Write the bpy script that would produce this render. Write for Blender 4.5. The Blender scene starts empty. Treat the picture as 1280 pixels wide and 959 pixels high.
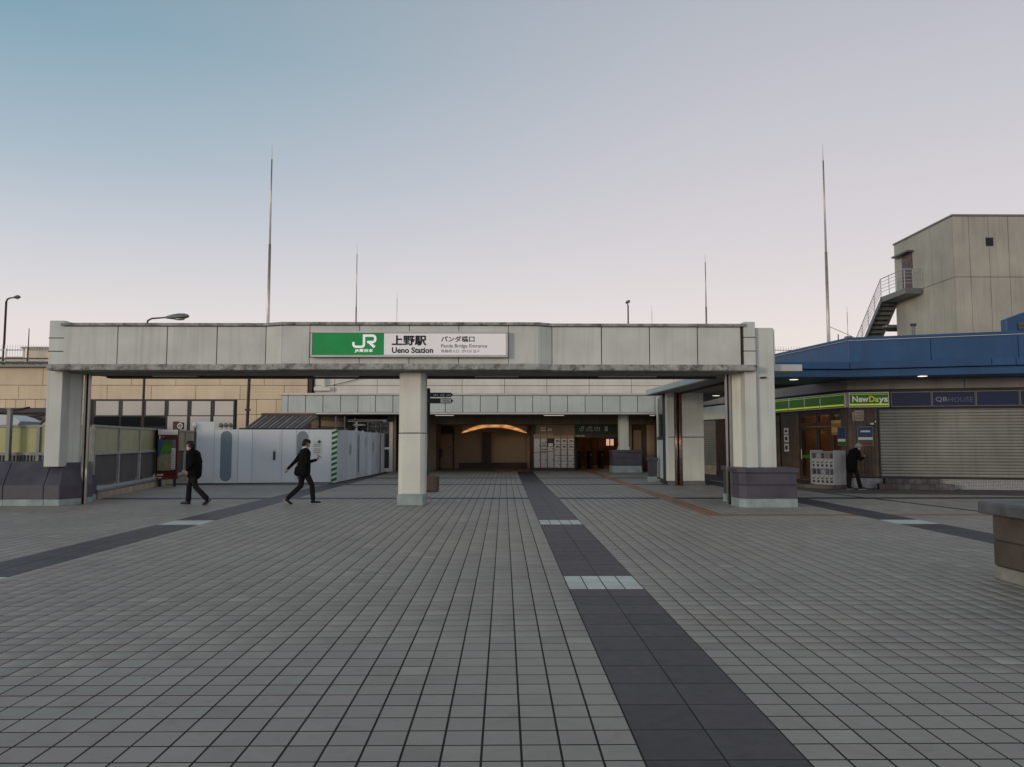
import bpy, bmesh, math, random
import numpy as np
from mathutils import Vector, Matrix
R = math.radians
random.seed(7)
C = bpy.context.scene.collection
scene = bpy.context.scene

# ------------------------------------------------------------------ camera
CAM_H, FPX = 1.65, 965.0
PITCH, YAW = math.atan(72.5 / FPX), math.atan(10.0 / FPX)
cam_d = bpy.data.cameras.new('camera'); cam = bpy.data.objects.new('camera', cam_d); C.objects.link(cam)
cam_d.sensor_width = 36.0; cam_d.lens = 36.0 * FPX / 1280.0
cam_d.clip_start = 0.05; cam_d.clip_end = 2000.0
cam.location = (0, 0, CAM_H)
cam.rotation_euler = (math.pi / 2 + PITCH, 0, -YAW)
scene.camera = cam

# ------------------------------------------------------------------ sky, sun, exposure
SUN_EL, SUN_AZ = 6.0, 226.0            # azimuth clockwise from +Y (the view direction)
world = bpy.data.worlds.new('World'); scene.world = world; world.use_nodes = True
wn, wl = world.node_tree.nodes, world.node_tree.links
wn.clear()
w_out = wn.new('ShaderNodeOutputWorld'); w_bg = wn.new('ShaderNodeBackground')
sky = wn.new('ShaderNodeTexSky'); sky.sky_type = 'NISHITA'; sky.sun_disc = False
sky.sun_elevation = R(SUN_EL); sky.sun_rotation = R(SUN_AZ); sky.dust_density = 2.0
geo = wn.new('ShaderNodeNewGeometry')
tc = wn.new('ShaderNodeTexCoord')
sep = wn.new('ShaderNodeSeparateXYZ'); wl.new(tc.outputs['Generated'], sep.inputs[0])
def ramp(tree, fac, stops):
    r = tree.nodes.new('ShaderNodeValToRGB'); r.color_ramp.interpolation = 'B_SPLINE' if False else 'LINEAR'
    e = r.color_ramp.elements
    while len(e) < len(stops): e.new(0.5)
    for k, (p, c) in enumerate(stops):
        e[k].position = p; e[k].color = (c[0], c[1], c[2], 1)
    tree.links.new(fac, r.inputs[0]); return r.outputs[0]
def srgb(r, g, b): return tuple(((v / 255 + .055) / 1.055) ** 2.4 if v > 10 else v / 255 / 12.92 for v in (r, g, b))
wt = world.node_tree
# clear dusk air: warm pale horizon, teal overhead towards the left, mauve towards the right
lo = ramp(wt, sep.outputs['Z'], [(0.0, srgb(232, 221, 216)), (.13, srgb(226, 217, 216)), (.22, srgb(200, 203, 210)), (.32, srgb(164, 182, 196)), (.44, srgb(124, 160, 178)), (.60, srgb(110, 138, 154)), (1.0, srgb(118, 127, 134))])
hi = ramp(wt, sep.outputs['Z'], [(0.0, srgb(234, 221, 215)), (.13, srgb(229, 219, 216)), (.24, srgb(213, 206, 210)), (.36, srgb(197, 195, 202)), (.50, srgb(178, 181, 190)), (.66, srgb(150, 157, 168)), (1.0, srgb(124, 130, 136))])
azf = wn.new('ShaderNodeMapRange'); azf.interpolation_type = 'SMOOTHSTEP'
azf.inputs['From Min'].default_value = -.66; azf.inputs['From Max'].default_value = .38
wl.new(sep.outputs['X'], azf.inputs['Value'])
mx = wn.new('ShaderNodeMix'); mx.data_type = 'RGBA'
wl.new(azf.outputs[0], mx.inputs[0]); wl.new(lo, mx.inputs[6]); wl.new(hi, mx.inputs[7])
sc_ = wn.new('ShaderNodeVectorMath'); sc_.operation = 'SCALE'; sc_.inputs['Scale'].default_value = 10.0
wl.new(mx.outputs[2], sc_.inputs[0])
mx2 = wn.new('ShaderNodeMix'); mx2.data_type = 'RGBA'; mx2.inputs[0].default_value = .92
wl.new(sky.outputs[0], mx2.inputs[6]); wl.new(sc_.outputs[0], mx2.inputs[7])
wl.new(mx2.outputs[2], w_bg.inputs['Color']); w_bg.inputs['Strength'].default_value = 0.10
wl.new(w_bg.outputs[0], w_out.inputs[0])

sun_d = bpy.data.lights.new('sun', 'SUN'); sun_d.energy = 0.75; sun_d.angle = R(12); sun_d.color = (1.0, .83, .66)
sun = bpy.data.objects.new('sun', sun_d); C.objects.link(sun)
_a, _e = R(SUN_AZ), R(SUN_EL)
to_sun = Vector((math.sin(_a) * math.cos(_e), math.cos(_a) * math.cos(_e), math.sin(_e)))
sun.rotation_euler = to_sun.to_track_quat('Z', 'Y').to_euler()
sun.location = (-30, -20, 12)

vs = scene.view_settings
vs.view_transform = 'Standard'; vs.look = 'None'; vs.gamma = 1.0; vs.exposure = 0.15; vs.use_curve_mapping = False
scene.cycles.max_bounces = 8

# ------------------------------------------------------------------ survey helpers: picture bearing + a known distance -> metres
def ray(px, py):
    r = (px - 640.0) / FPX; u = (479.5 - py) / FPX
    F = math.cos(PITCH) - u * math.sin(PITCH); U = math.sin(PITCH) + u * math.cos(PITCH)
    return r * math.cos(YAW) + F * math.sin(YAW), -r * math.sin(YAW) + F * math.cos(YAW), U
def PX(px, D, py=520.0):
    x, y, u = ray(px, py); return x * D / y
def PZ(py, D, px=640.0):
    x, y, u = ray(px, py); return CAM_H + u * D / y

# ------------------------------------------------------------------ materials
MATS = {}
def mat(name, col, rough=.65, var=.12, scale=2.5, col2=None, bump=0.0, bscale=40.0, metal=0.0, streak=0.0, objvar=.06, emit=None, spec=.4, grime=0.0, coat=0.0):
    if name in MATS: return MATS[name]
    m = bpy.data.materials.new(name); m.use_nodes = True; MATS[name] = m
    nt = m.node_tree; N, L = nt.nodes, nt.links
    b = N['Principled BSDF']; b.inputs['Roughness'].default_value = rough; b.inputs['Metallic'].default_value = metal
    b.inputs['Specular IOR Level'].default_value = spec
    if coat: b.inputs['Coat Weight'].default_value = coat
    g = N.new('ShaderNodeNewGeometry')
    n1 = N.new('ShaderNodeTexNoise'); n1.inputs['Scale'].default_value = scale; n1.inputs['Detail'].default_value = 6
    L.new(g.outputs['Position'], n1.inputs['Vector'])
    c2 = col2 or tuple(max(0, c * (1 - 2.2 * var)) for c in col)
    cr = ramp(nt, n1.outputs[0], [(.28, c2), (.72, col)])
    out = cr
    def mult(cin, fac_out, dark):
        k = N.new('ShaderNodeMix'); k.data_type = 'RGBA'; k.blend_type = 'MIX'
        L.new(fac_out, k.inputs[0]); L.new(cin, k.inputs[6]); k.inputs[7].default_value = (*dark, 1)
        return k.outputs[2]
    if streak > 0:          # rain streaks running down the face
        mp = N.new('ShaderNodeMapping'); mp.inputs['Scale'].default_value = (7, 7, .35); L.new(g.outputs['Position'], mp.inputs[0])
        n2 = N.new('ShaderNodeTexNoise'); n2.inputs['Scale'].default_value = 1.0; n2.inputs['Detail'].default_value = 5; L.new(mp.outputs[0], n2.inputs['Vector'])
        mr = N.new('ShaderNodeMapRange'); mr.inputs['From Min'].default_value = .50; mr.inputs['From Max'].default_value = .78; mr.inputs['To Max'].default_value = streak
        L.new(n2.outputs[0], mr.inputs['Value']); out = mult(out, mr.outputs[0], tuple(c * .35 for c in col))
    if grime > 0:           # blotchy lichen and soot
        n3 = N.new('ShaderNodeTexNoise'); n3.inputs['Scale'].default_value = 5.5; n3.inputs['Detail'].default_value = 9; n3.inputs['Roughness'].default_value = .7
        L.new(g.outputs['Position'], n3.inputs['Vector'])
        mr = N.new('ShaderNodeMapRange'); mr.inputs['From Min'].default_value = .46; mr.inputs['From Max'].default_value = .66; mr.inputs['To Max'].default_value = grime
        L.new(n3.outputs[0], mr.inputs['Value']); out = mult(out, mr.outputs[0], (.035, .036, .034))
    if objvar > 0:
        oi = N.new('ShaderNodeObjectInfo'); mr = N.new('ShaderNodeMapRange')
        mr.inputs['To Min'].default_value = 1 - objvar; mr.inputs['To Max'].default_value = 1 + objvar; L.new(oi.outputs['Random'], mr.inputs['Value'])
        v = N.new('ShaderNodeVectorMath'); v.operation = 'SCALE'; L.new(out, v.inputs[0]); L.new(mr.outputs[0], v.inputs['Scale']); out = v.outputs[0]
    L.new(out, b.inputs['Base Color'])
    rn = N.new('ShaderNodeMapRange'); rn.inputs['To Min'].default_value = max(0.02, rough - .1); rn.inputs['To Max'].default_value = min(1, rough + .1)
    L.new(n1.outputs[0], rn.inputs['Value']); L.new(rn.outputs[0], b.inputs['Roughness'])
    if bump > 0:
        nb = N.new('ShaderNodeTexNoise'); nb.inputs['Scale'].default_value = bscale; nb.inputs['Detail'].default_value = 4; L.new(g.outputs['Position'], nb.inputs['Vector'])
        bp = N.new('ShaderNodeBump'); bp.inputs['Strength'].default_value = bump; bp.inputs['Distance'].default_value = .01
        L.new(nb.outputs[0], bp.inputs['Height']); L.new(bp.outputs[0], b.inputs['Normal'])
    if emit:
        b.inputs['Emission Strength'].default_value = emit; L.new(out, b.inputs['Emission Color'])
    return m
def lamp_mat(name, col, s):
    if name in MATS: return MATS[name]
    m = bpy.data.materials.new(name); m.use_nodes = True; MATS[name] = m
    b = m.node_tree.nodes['Principled BSDF']; b.inputs['Base Color'].default_value = (*[min(.8, c) for c in col], 1)
    b.inputs['Emission Color'].default_value = (*col, 1); b.inputs['Emission Strength'].default_value = s
    return m
def glass_mat(name, tint=(.05, .055, .06), alpha=.55, rough=.06):
    """window pane: part see-through, part mirror"""
    if name in MATS: return MATS[name]
    m = bpy.data.materials.new(name); m.use_nodes = True; MATS[name] = m
    N, L = m.node_tree.nodes, m.node_tree.links
    b = N['Principled BSDF']; b.inputs['Base Color'].default_value = (*tint, 1); b.inputs['Roughness'].default_value = rough
    b.inputs['Specular IOR Level'].default_value = .6
    b.inputs['Alpha'].default_value = alpha
    return m
PITCH_T, GX0, GY0 = .212, .73, 8.80      # paving module and its origin
def tile_mat(name, col, colb, tint, var=.10, rough=.5, cell=PITCH_T):
    m = bpy.data.materials.new(name); m.use_nodes = True; MATS[name] = m
    N, L = m.node_tree.nodes, m.node_tree.links; b = N['Principled BSDF']
    g = N.new('ShaderNodeNewGeometry')
    sub = N.new('ShaderNodeVectorMath'); sub.operation = 'SUBTRACT'; sub.inputs[1].default_value = (GX0, GY0, 0); L.new(g.outputs['Position'], sub.inputs[0])
    scl = N.new('ShaderNodeVectorMath'); scl.operation = 'MULTIPLY'; scl.inputs[1].default_value = (1 / cell, 1 / cell, 0); L.new(sub.outputs[0], scl.inputs[0])
    fl = N.new('ShaderNodeVectorMath'); fl.operation = 'FLOOR'; L.new(scl.outputs[0], fl.inputs[0])
    wn_ = N.new('ShaderNodeTexWhiteNoise'); wn_.noise_dimensions = '2D'; L.new(fl.outputs[0], wn_.inputs['Vector'])
    n1 = N.new('ShaderNodeTexNoise'); n1.inputs['Scale'].default_value = .55; n1.inputs['Detail'].default_value = 5; L.new(g.outputs['Position'], n1.inputs['Vector'])
    base = ramp(m.node_tree, n1.outputs[0], [(.3, colb), (.7, col)])
    mr = N.new('ShaderNodeMapRange'); mr.inputs['To Min'].default_value = 1 - var; mr.inputs['To Max'].default_value = 1 + var; L.new(wn_.outputs['Value'], mr.inputs['Value'])
    v = N.new('ShaderNodeVectorMath'); v.operation = 'SCALE'; L.new(base, v.inputs[0]); L.new(mr.outputs[0], v.inputs['Scale'])
    # odd tiles lean to another firing tint
    k = N.new('ShaderNodeMix'); k.data_type = 'RGBA'; fm = N.new('ShaderNodeMapRange')
    fm.inputs['From Min'].default_value = .55; fm.inputs['From Max'].default_value = 1.0; fm.inputs['To Max'].default_value = .55
    sp = N.new('ShaderNodeSeparateColor'); L.new(wn_.outputs['Color'], sp.inputs[0]); L.new(sp.outputs[1], fm.inputs['Value'])
    L.new(fm.outputs[0], k.inputs[0]); L.new(v.outputs[0], k.inputs[6]); k.inputs[7].default_value = (*tint, 1)
    # a few replaced or badly stained tiles
    for lo_, hi_, c_ in ((.975, .99, [c * .62 for c in col]), (.022, .010, [min(.8, c * 1.28) for c in col])):
        f5 = N.new('ShaderNodeMapRange'); f5.inputs['From Min'].default_value = lo_; f5.inputs['From Max'].default_value = hi_; f5.inputs['To Max'].default_value = .55; L.new(sp.outputs[2], f5.inputs['Value'])
        k5 = N.new('ShaderNodeMix'); k5.data_type = 'RGBA'; L.new(f5.outputs[0], k5.inputs[0]); L.new(k.outputs[2], k5.inputs[6]); k5.inputs[7].default_value = (*c_, 1); k = k5
    # scuffs and drips
    n2 = N.new('ShaderNodeTexNoise'); n2.inputs['Scale'].default_value = 9; n2.inputs['Detail'].default_value = 8; n2.inputs['Roughness'].default_value = .68; L.new(g.outputs['Position'], n2.inputs['Vector'])
    m2 = N.new('ShaderNodeMapRange'); m2.inputs['From Min'].default_value = .56; m2.inputs['From Max'].default_value = .74; m2.inputs['To Max'].default_value = .40; L.new(n2.outputs[0], m2.inputs['Value'])
    k2 = N.new('ShaderNodeMix'); k2.data_type = 'RGBA'; L.new(m2.outputs[0], k2.inputs[0]); L.new(k.outputs[2], k2.inputs[6]); k2.inputs[7].default_value = (*[c * .55 for c in col], 1)
    n4 = N.new('ShaderNodeTexNoise'); n4.inputs['Scale'].default_value = 1.7; n4.inputs['Detail'].default_value = 10; n4.inputs['Roughness'].default_value = .72; n4.inputs['Distortion'].default_value = .8; L.new(g.outputs['Position'], n4.inputs['Vector'])
    m4 = N.new('ShaderNodeMapRange'); m4.inputs['From Min'].default_value = .53; m4.inputs['From Max'].default_value = .72; m4.inputs['To Max'].default_value = .55; L.new(n4.outputs[0], m4.inputs['Value'])
    k4 = N.new('ShaderNodeMix'); k4.data_type = 'RGBA'; L.new(m4.outputs[0], k4.inputs[0]); L.new(k2.outputs[2], k4.inputs[6]); k4.inputs[7].default_value = (col[0] * .66, col[1] * .60, col[2] * .55, 1); k2 = k4
    # trodden-in gum spots
    vo = N.new('ShaderNodeTexVoronoi'); vo.inputs['Scale'].default_value = 1.35; L.new(g.outputs['Position'], vo.inputs['Vector'])
    m3 = N.new('ShaderNodeMapRange'); m3.inputs['From Min'].default_value = .028; m3.inputs['From Max'].default_value = .016; m3.inputs['To Max'].default_value = .6; L.new(vo.outputs['Distance'], m3.inputs['Value'])
    k3 = N.new('ShaderNodeMix'); k3.data_type = 'RGBA'; L.new(m3.outputs[0], k3.inputs[0]); L.new(k2.outputs[2], k3.inputs[6]); k3.inputs[7].default_value = (.05, .048, .045, 1)
    L.new(k3.outputs[2], b.inputs['Base Color'])
    rr = N.new('ShaderNodeMapRange'); rr.inputs['To Min'].default_value = rough - .12; rr.inputs['To Max'].default_value = rough + .16; L.new(n2.outputs[0], rr.inputs['Value']); L.new(rr.outputs[0], b.inputs['Roughness'])
    bp = N.new('ShaderNodeBump'); bp.inputs['Strength'].default_value = .25; bp.inputs['Distance'].default_value = .004
    nb = N.new('ShaderNodeTexNoise'); nb.inputs['Scale'].default_value = 90; L.new(g.outputs['Position'], nb.inputs['Vector'])
    L.new(nb.outputs[0], bp.inputs['Height']); L.new(bp.outputs[0], b.inputs['Normal'])
    return m
M_TILE = tile_mat('pale_floor_tile', (.355, .325, .282), (.285, .265, .232), (.315, .27, .25), var=.09)
M_DARK = tile_mat('dark_floor_tile', (.046, .038, .048), (.033, .028, .036), (.058, .049, .060), var=.26, cell=2 * PITCH_T)
M_WHITE = tile_mat('white_floor_tile', (.62, .66, .61), (.52, .56, .53), (.62, .64, .59), var=.08)
M_ORANGE = tile_mat('tactile_tile', (.36, .165, .075), (.26, .13, .07), (.30, .17, .10), var=.14)
M_GROUT = mat('grout', (.022, .020, .019), .9, .2, 3, bump=.3, objvar=0)
M_ASPH = mat('asphalt', (.06, .06, .06), .9, .15, 1.5, bump=.4, objvar=0)
M_APRON = mat('brown_apron', (.15, .13, .115), .75, .2, 1.8, bump=.3, objvar=0)
M_PANEL = mat('painted_panel', (.71, .735, .69), .55, .10, 1.1, streak=.30, objvar=.05, bump=.04, bscale=12)
M_PANEL2 = mat('fascia_panel', (.62, .68, .66), .45, .08, 1.1, streak=.16, objvar=.05)
M_PILLAR = mat('pillar_render', (.70, .74, .695), .6, .10, 1.0, streak=.22, objvar=.02)
M_CREAMCOL = mat('cream_column', (.82, .84, .75), .5, .08, 1.2, streak=.14, objvar=.02)
M_LEDGE = mat('sooty_ledge', (.52, .53, .50), .85, .2, 2.0, streak=.7, grime=.85, bump=.5, bscale=25, objvar=0)
M_JOINT = mat('dark_joint', (.05, .05, .05), .8, .1, objvar=0)
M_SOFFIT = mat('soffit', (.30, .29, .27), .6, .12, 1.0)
M_CORE = mat('concrete_core', (.30, .30, .28), .8, .15)
M_STEEL = mat('dull_steel', (.42, .41, .38), .32, .10, 4, metal=.85, objvar=.05)
M_COPPER = mat('bronze_steel', (.40, .27, .19), .28, .14, 4, metal=.9)
M_PURPLE = mat('purple_granite', (.098, .090, .120), .5, .18, 2.2, streak=.25, bump=.12, bscale=60, objvar=.07)
M_TEAL = mat('pale_granite', (.40, .50, .51), .6, .18, 3, streak=.4, objvar=.08)
M_WALLW = mat('white_cladding', (.82, .80, .72), .55, .08, .8, streak=.14, objvar=.04)
M_CREAM_SUNWARM = mat('cream_sunwarm_cladding', (.88, .71, .50), .55, .08, .8, streak=.16, objvar=.05)  # warm sunlight on the left wing is put into this cream
M_DARKMETAL = mat('dark_metal', (.045, .045, .05), .45, .15, 5, metal=.2)
M_GREYMETAL = mat('grey_metal', (.22, .23, .23), .5, .12, 5, metal=.4)
M_LAMPGREY = mat('lamp_housing', (.20, .195, .19), .5, .1)
M_ROD = mat('rod_steel', (.74, .68, .62), .4, .1, metal=.5)
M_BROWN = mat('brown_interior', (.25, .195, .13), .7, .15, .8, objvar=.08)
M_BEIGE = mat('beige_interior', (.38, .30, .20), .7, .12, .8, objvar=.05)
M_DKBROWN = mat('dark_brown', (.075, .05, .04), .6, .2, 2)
M_FLOORB = mat('hall_floor', (.20, .16, .12), .4, .2, 1.2, objvar=0)
M_LOCKER = mat('locker_steel', (.56, .55, .55), .45, .06, 2, objvar=.07)
M_BLACK = mat('black', (.012, .012, .013), .5, .1)
M_BLUE = mat('blue_sheet', (.026, .098, .24), .42, .12, 1.3, streak=.25, objvar=.06)
M_BLUESIGN = mat('blue_sign', (.008, .020, .075), .35, .08, 1)
M_GREYSOFF = mat('grey_bulkhead', (.27, .255, .235), .5, .14, .9, streak=.25)
M_ALU = mat('aluminium', (.62, .63, .62), .38, .06, 4, metal=.6)
M_SHUT = mat('shutter_slat', (.34, .34, .30), .5, .14, .7, streak=.30, objvar=.05, metal=.1)
M_WOOD = mat('wood_siding', (.135, .094, .066), .6, .25, 3, streak=.4, objvar=.16)
M_TOWER = mat('tower_panel', (.52, .50, .43), .75, .14, .5, streak=.35, objvar=.05, bump=.1, bscale=8)
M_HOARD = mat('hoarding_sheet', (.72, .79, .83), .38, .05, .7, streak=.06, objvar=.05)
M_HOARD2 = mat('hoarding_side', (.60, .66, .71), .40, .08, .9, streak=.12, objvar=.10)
M_ACRYL = glass_mat('acrylic_pane', (.24, .31, .37), .80, .12)
M_GLASS = glass_mat('window_glass', (.03, .033, .035), .62, .05)
M_GREEN = mat('sign_green', (.006, .235, .058), .35, .10, 2, objvar=0, emit=.30)  # emission added to brighten the green sign face
M_SIGNW = mat('sign_white', (.80, .77, .77), .35, .03, 1, objvar=0, emit=.20)  # white face glows by added emission so it reads brighter
M_INK = mat('ink', (.012, .012, .014), .5, .05, objvar=0)
M_WHITE_P = mat('white_print', (.80, .80, .78), .5, .03, objvar=0); M_LOGO = mat('white_print_glow', (.82, .82, .80), .5, .03, objvar=0, emit=.35)  # logo print given its own glow to look brighter
M_SHOPGREEN = mat('shop_green', (.030, .14, .012), .4, .1, 1, objvar=.05, emit=.12)
M_LIME = mat('lime_stripe', (.52, .62, .03), .4, .05, objvar=0, emit=.35)
M_YELLOWP = mat('noise_panel', (.46, .45, .17), .35, .12, 1.6, col2=(.34, .37, .17), streak=.45, objvar=.08)
M_PALEYP = mat('noise_panel_pale', (.45, .44, .27), .4, .10, 1.6, streak=.3, objvar=.08)
M_CORR = mat('corrugated_grey', (.15, .148, .155), .5, .12, 2, metal=.3, streak=.3)
M_STONEB = mat('brown_stone', (.125, .098, .080), .75, .2, 2.5, bump=.35, bscale=30, objvar=.12)
M_STONEC = mat('capping_granite', (.15, .155, .165), .6, .25, 3.5, bump=.5, bscale=14, grime=.35)
M_STONEP = mat('pale_stone', (.36, .345, .29), .75, .2, 3, grime=.3, bump=.3)
M_CREAMSTONE = mat('cream_kerb', (.50, .42, .32), .75, .2, 2, grime=.2)
M_MAROON = mat('maroon', (.115, .018, .016), .45, .1, objvar=0)
M_PLATROOF = mat('platform_roof', (.14, .085, .065), .7, .25, 1.5, streak=.3)
M_PAPER = mat('paper', (.70, .69, .66), .7, .05, objvar=.05)

# ------------------------------------------------------------------ mesh helpers
WORLD = set()                            # things whose parts are given in site coordinates
def link(o, parent=None):
    C.objects.link(o)
    if parent is not None:
        o.parent = parent
        if parent.name in WORLD: o.matrix_parent_inverse = parent.matrix_basis.inverted()
    return o
def tag(o, label=None, cat=None, group=None, kind=None):
    if label: o['label'] = label
    if cat: o['category'] = cat
    if group: o['group'] = group
    if kind: o['kind'] = kind
    return o
def thing(name, label, cat, loc=(0, 0, 0), rz=0, group=None):
    o = bpy.data.objects.new(name, None); o.empty_display_size = .2
    C.objects.link(o); o.location = loc; o.rotation_euler = (0, 0, rz)
    return tag(o, label, cat, group)
def site(name, label, cat, loc, group=None):
    o = thing(name, label, cat, loc, 0, group); WORLD.add(o.name); return o
class MB:
    def __init__(s): s.v = []; s.f = []
    def add(s, vs, fs):
        n = len(s.v); s.v += [tuple(v) for v in vs]; s.f += [tuple(i + n for i in f) for f in fs]; return s
    def box(s, x0, x1, y0, y1, z0, z1):
        return s.add([(x0, y0, z0), (x1, y0, z0), (x1, y1, z0), (x0, y1, z0), (x0, y0, z1), (x1, y0, z1), (x1, y1, z1), (x0, y1, z1)],
                     [(3, 2, 1, 0), (4, 5, 6, 7), (0, 1, 5, 4), (1, 2, 6, 5), (2, 3, 7, 6), (3, 0, 4, 7)])
    def prism(s, poly, z0, z1):                       # counter-clockwise outline in x, y
        n = len(poly); a = sum(poly[i][0] * poly[(i + 1) % n][1] - poly[(i + 1) % n][0] * poly[i][1] for i in range(n))
        if a < 0: poly = poly[::-1]
        return s.add([(x, y, z0) for x, y in poly] + [(x, y, z1) for x, y in poly],
                     [tuple(range(n))[::-1], tuple(range(n, 2 * n))] + [(i, (i + 1) % n, n + (i + 1) % n, n + i) for i in range(n)])
    def prof_x(s, poly, x0, x1):                      # outline in y, z extruded along x
        n = len(poly); a = sum(poly[i][0] * poly[(i + 1) % n][1] - poly[(i + 1) % n][0] * poly[i][1] for i in range(n))
        if a < 0: poly = poly[::-1]
        return s.add([(x0, y, z) for y, z in poly] + [(x1, y, z) for y, z in poly],
                     [tuple(range(n))[::-1], tuple(range(n, 2 * n))] + [(i, (i + 1) % n, n + (i + 1) % n, n + i) for i in range(n)])
    def prof_y(s, poly, y0, y1):                      # outline in x, z extruded along y
        n = len(poly); a = sum(poly[i][0] * poly[(i + 1) % n][1] - poly[(i + 1) % n][0] * poly[i][1] for i in range(n))
        if a > 0: poly = poly[::-1]
        return s.add([(x, y0, z) for x, z in poly] + [(x, y1, z) for x, z in poly],
                     [tuple(range(n))[::-1], tuple(range(n, 2 * n))] + [(i, (i + 1) % n, n + (i + 1) % n, n + i) for i in range(n)])
    def tube(s, pts, r, n=8):
        pts = [Vector(p) for p in pts]; rs = r if isinstance(r, (list, tuple)) else [r] * len(pts)
        base = len(s.v); up = None
        for k, p in enumerate(pts):
            d = (pts[min(k + 1, len(pts) - 1)] - pts[max(k - 1, 0)]).normalized()
            a = d.cross(Vector((0, 0, 1)) if abs(d.z) < .95 else Vector((0, 1, 0))).normalized(); b = d.cross(a)
            for j in range(n):
                t = 2 * math.pi * j / n; s.v.append(tuple(p + (a * math.cos(t) + b * math.sin(t)) * rs[k]))
        for k in range(len(pts) - 1):
            for j in range(n):
                a0 = base + k * n + j; a1 = base + k * n + (j + 1) % n
                s.f.append((a0, a1, a1 + n, a0 + n))
        s.f.append(tuple(base + j for j in range(n))); s.f.append(tuple(base + (len(pts) - 1) * n + j for j in range(n))[::-1])
        return s
    def ball(s, c, r, nu=10, nv=7):
        r = r if isinstance(r, (list, tuple)) else (r, r, r); base = len(s.v)
        s.v.append((c[0], c[1], c[2] - r[2]))
        for i in range(1, nv):
            t = -math.pi / 2 + math.pi * i / nv
            for j in range(nu):
                p = 2 * math.pi * j / nu
                s.v.append((c[0] + r[0] * math.cos(t) * math.cos(p), c[1] + r[1] * math.cos(t) * math.sin(p), c[2] + r[2] * math.sin(t)))
        s.v.append((c[0], c[1], c[2] + r[2])); top = len(s.v) - 1
        for j in range(nu):
            s.f.append((base, base + 1 + (j + 1) % nu, base + 1 + j))
            for i in range(nv - 2):
                a = base + 1 + i * nu + j; b = base + 1 + i * nu + (j + 1) % nu
                s.f.append((a, b, b + nu, a + nu))
            s.f.append((top, base + 1 + (nv - 2) * nu + j, base + 1 + (nv - 2) * nu + (j + 1) % nu))
        return s
    def build(s, name, m, parent=None, T=None, bev=0.0, smooth=False):
        me = bpy.data.meshes.new(name); vv = s.v
        if T is not None: vv = [tuple(T @ Vector(v)) for v in vv]
        me.from_pydata(vv, [], s.f)
        if bev > 0 or smooth is None:
            bm = bmesh.new(); bm.from_mesh(me)
            bmesh.ops.recalc_face_normals(bm, faces=bm.faces)
            if bev > 0:
                es = [e for e in bm.edges if len(e.link_faces) == 2 and e.calc_face_angle(0) > .4]
                bmesh.ops.bevel(bm, geom=es, offset=bev, segments=1, affect='EDGES', clamp_overlap=True)
            bm.to_mesh(me); bm.free()
        if smooth: me.polygons.foreach_set('use_smooth', [True] * len(me.polygons))
        me.materials.append(m); me.update()
        return link(bpy.data.objects.new(name, me), parent)
def box(name, m, parent, x0, x1, y0, y1, z0, z1, T=None, bev=0.0):
    return MB().box(x0, x1, y0, y1, z0, z1).build(name, m, parent, T, bev)
def frame_T(a, b, z=0.0):
    """local x runs from a to b along a wall, local y goes into the wall"""
    d = (Vector((b[0], b[1], 0)) - Vector((a[0], a[1], 0))).normalized(); n = Vector((-d.y, d.x, 0))
    T = Matrix(((d.x, n.x, 0, a[0]), (d.y, n.y, 0, a[1]), (0, 0, 1, z), (0, 0, 0, 1))); return T
def hit(px, a, b):
    """distance along the wall a-b where the bearing px meets it"""
    x, y, u = ray(px, 530.0); dx, dy = b[0] - a[0], b[1] - a[1]; Ln = math.hypot(dx, dy)
    t = (a[1] * x - a[0] * y) / (dx * y - dy * x); return t * Ln
def hitY(px, a, b):
    s = hit(px, a, b) / math.hypot(b[0] - a[0], b[1] - a[1]); return a[1] + (b[1] - a[1]) * s
_textcache = {}
def text_mesh(body, bold):
    key = (body, bold)
    if key in _textcache: return _textcache[key]
    cu = bpy.data.curves.new('t', 'FONT'); cu.body = body; cu.size = 1.0; cu.offset = bold; cu.resolution_u = 3; cu.fill_mode = 'FRONT'
    o = bpy.data.objects.new('t', cu); C.objects.link(o)
    dg = bpy.context.evaluated_depsgraph_get(); dg.update()
    me = bpy.data.meshes.new_from_object(o.evaluated_get(dg)); bpy.data.objects.remove(o); bpy.data.curves.remove(cu)
    vs_ = [v.co.copy() for v in me.vertices]; fs = [tuple(p.vertices) for p in me.polygons]; bpy.data.meshes.remove(me)
    _textcache[key] = (vs_, fs); return vs_, fs
def text(body, m, parent, x0, x1, y, z0, z1, T=None, bold=0.0, name='lettering', fat=0.0):
    """printed lettering fitted into a rectangle of the wall plane x0..x1, z0..z1"""
    vs_, fs = text_mesh(body, bold)
    if not vs_: return None
    ax, bx_ = min(v.x for v in vs_), max(v.x for v in vs_); az, bz = min(v.y for v in vs_), max(v.y for v in vs_)
    sx = (x1 - x0) / (bx_ - ax); sz = (z1 - z0) / (bz - az)
    mb = MB()
    for q_, (dx_, dz_) in enumerate([(0, 0)] if not fat else [(0, 0), (fat, 0), (-fat, 0), (0, fat * .8), (0, -fat * .8)]): mb.add([(x0 + dx_ + (v.x - ax) * sx, y - .0004 * q_, z0 + dz_ + (v.y - az) * sz) for v in vs_], fs)
    o = mb.build(name, m, parent, T)
    return o
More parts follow.
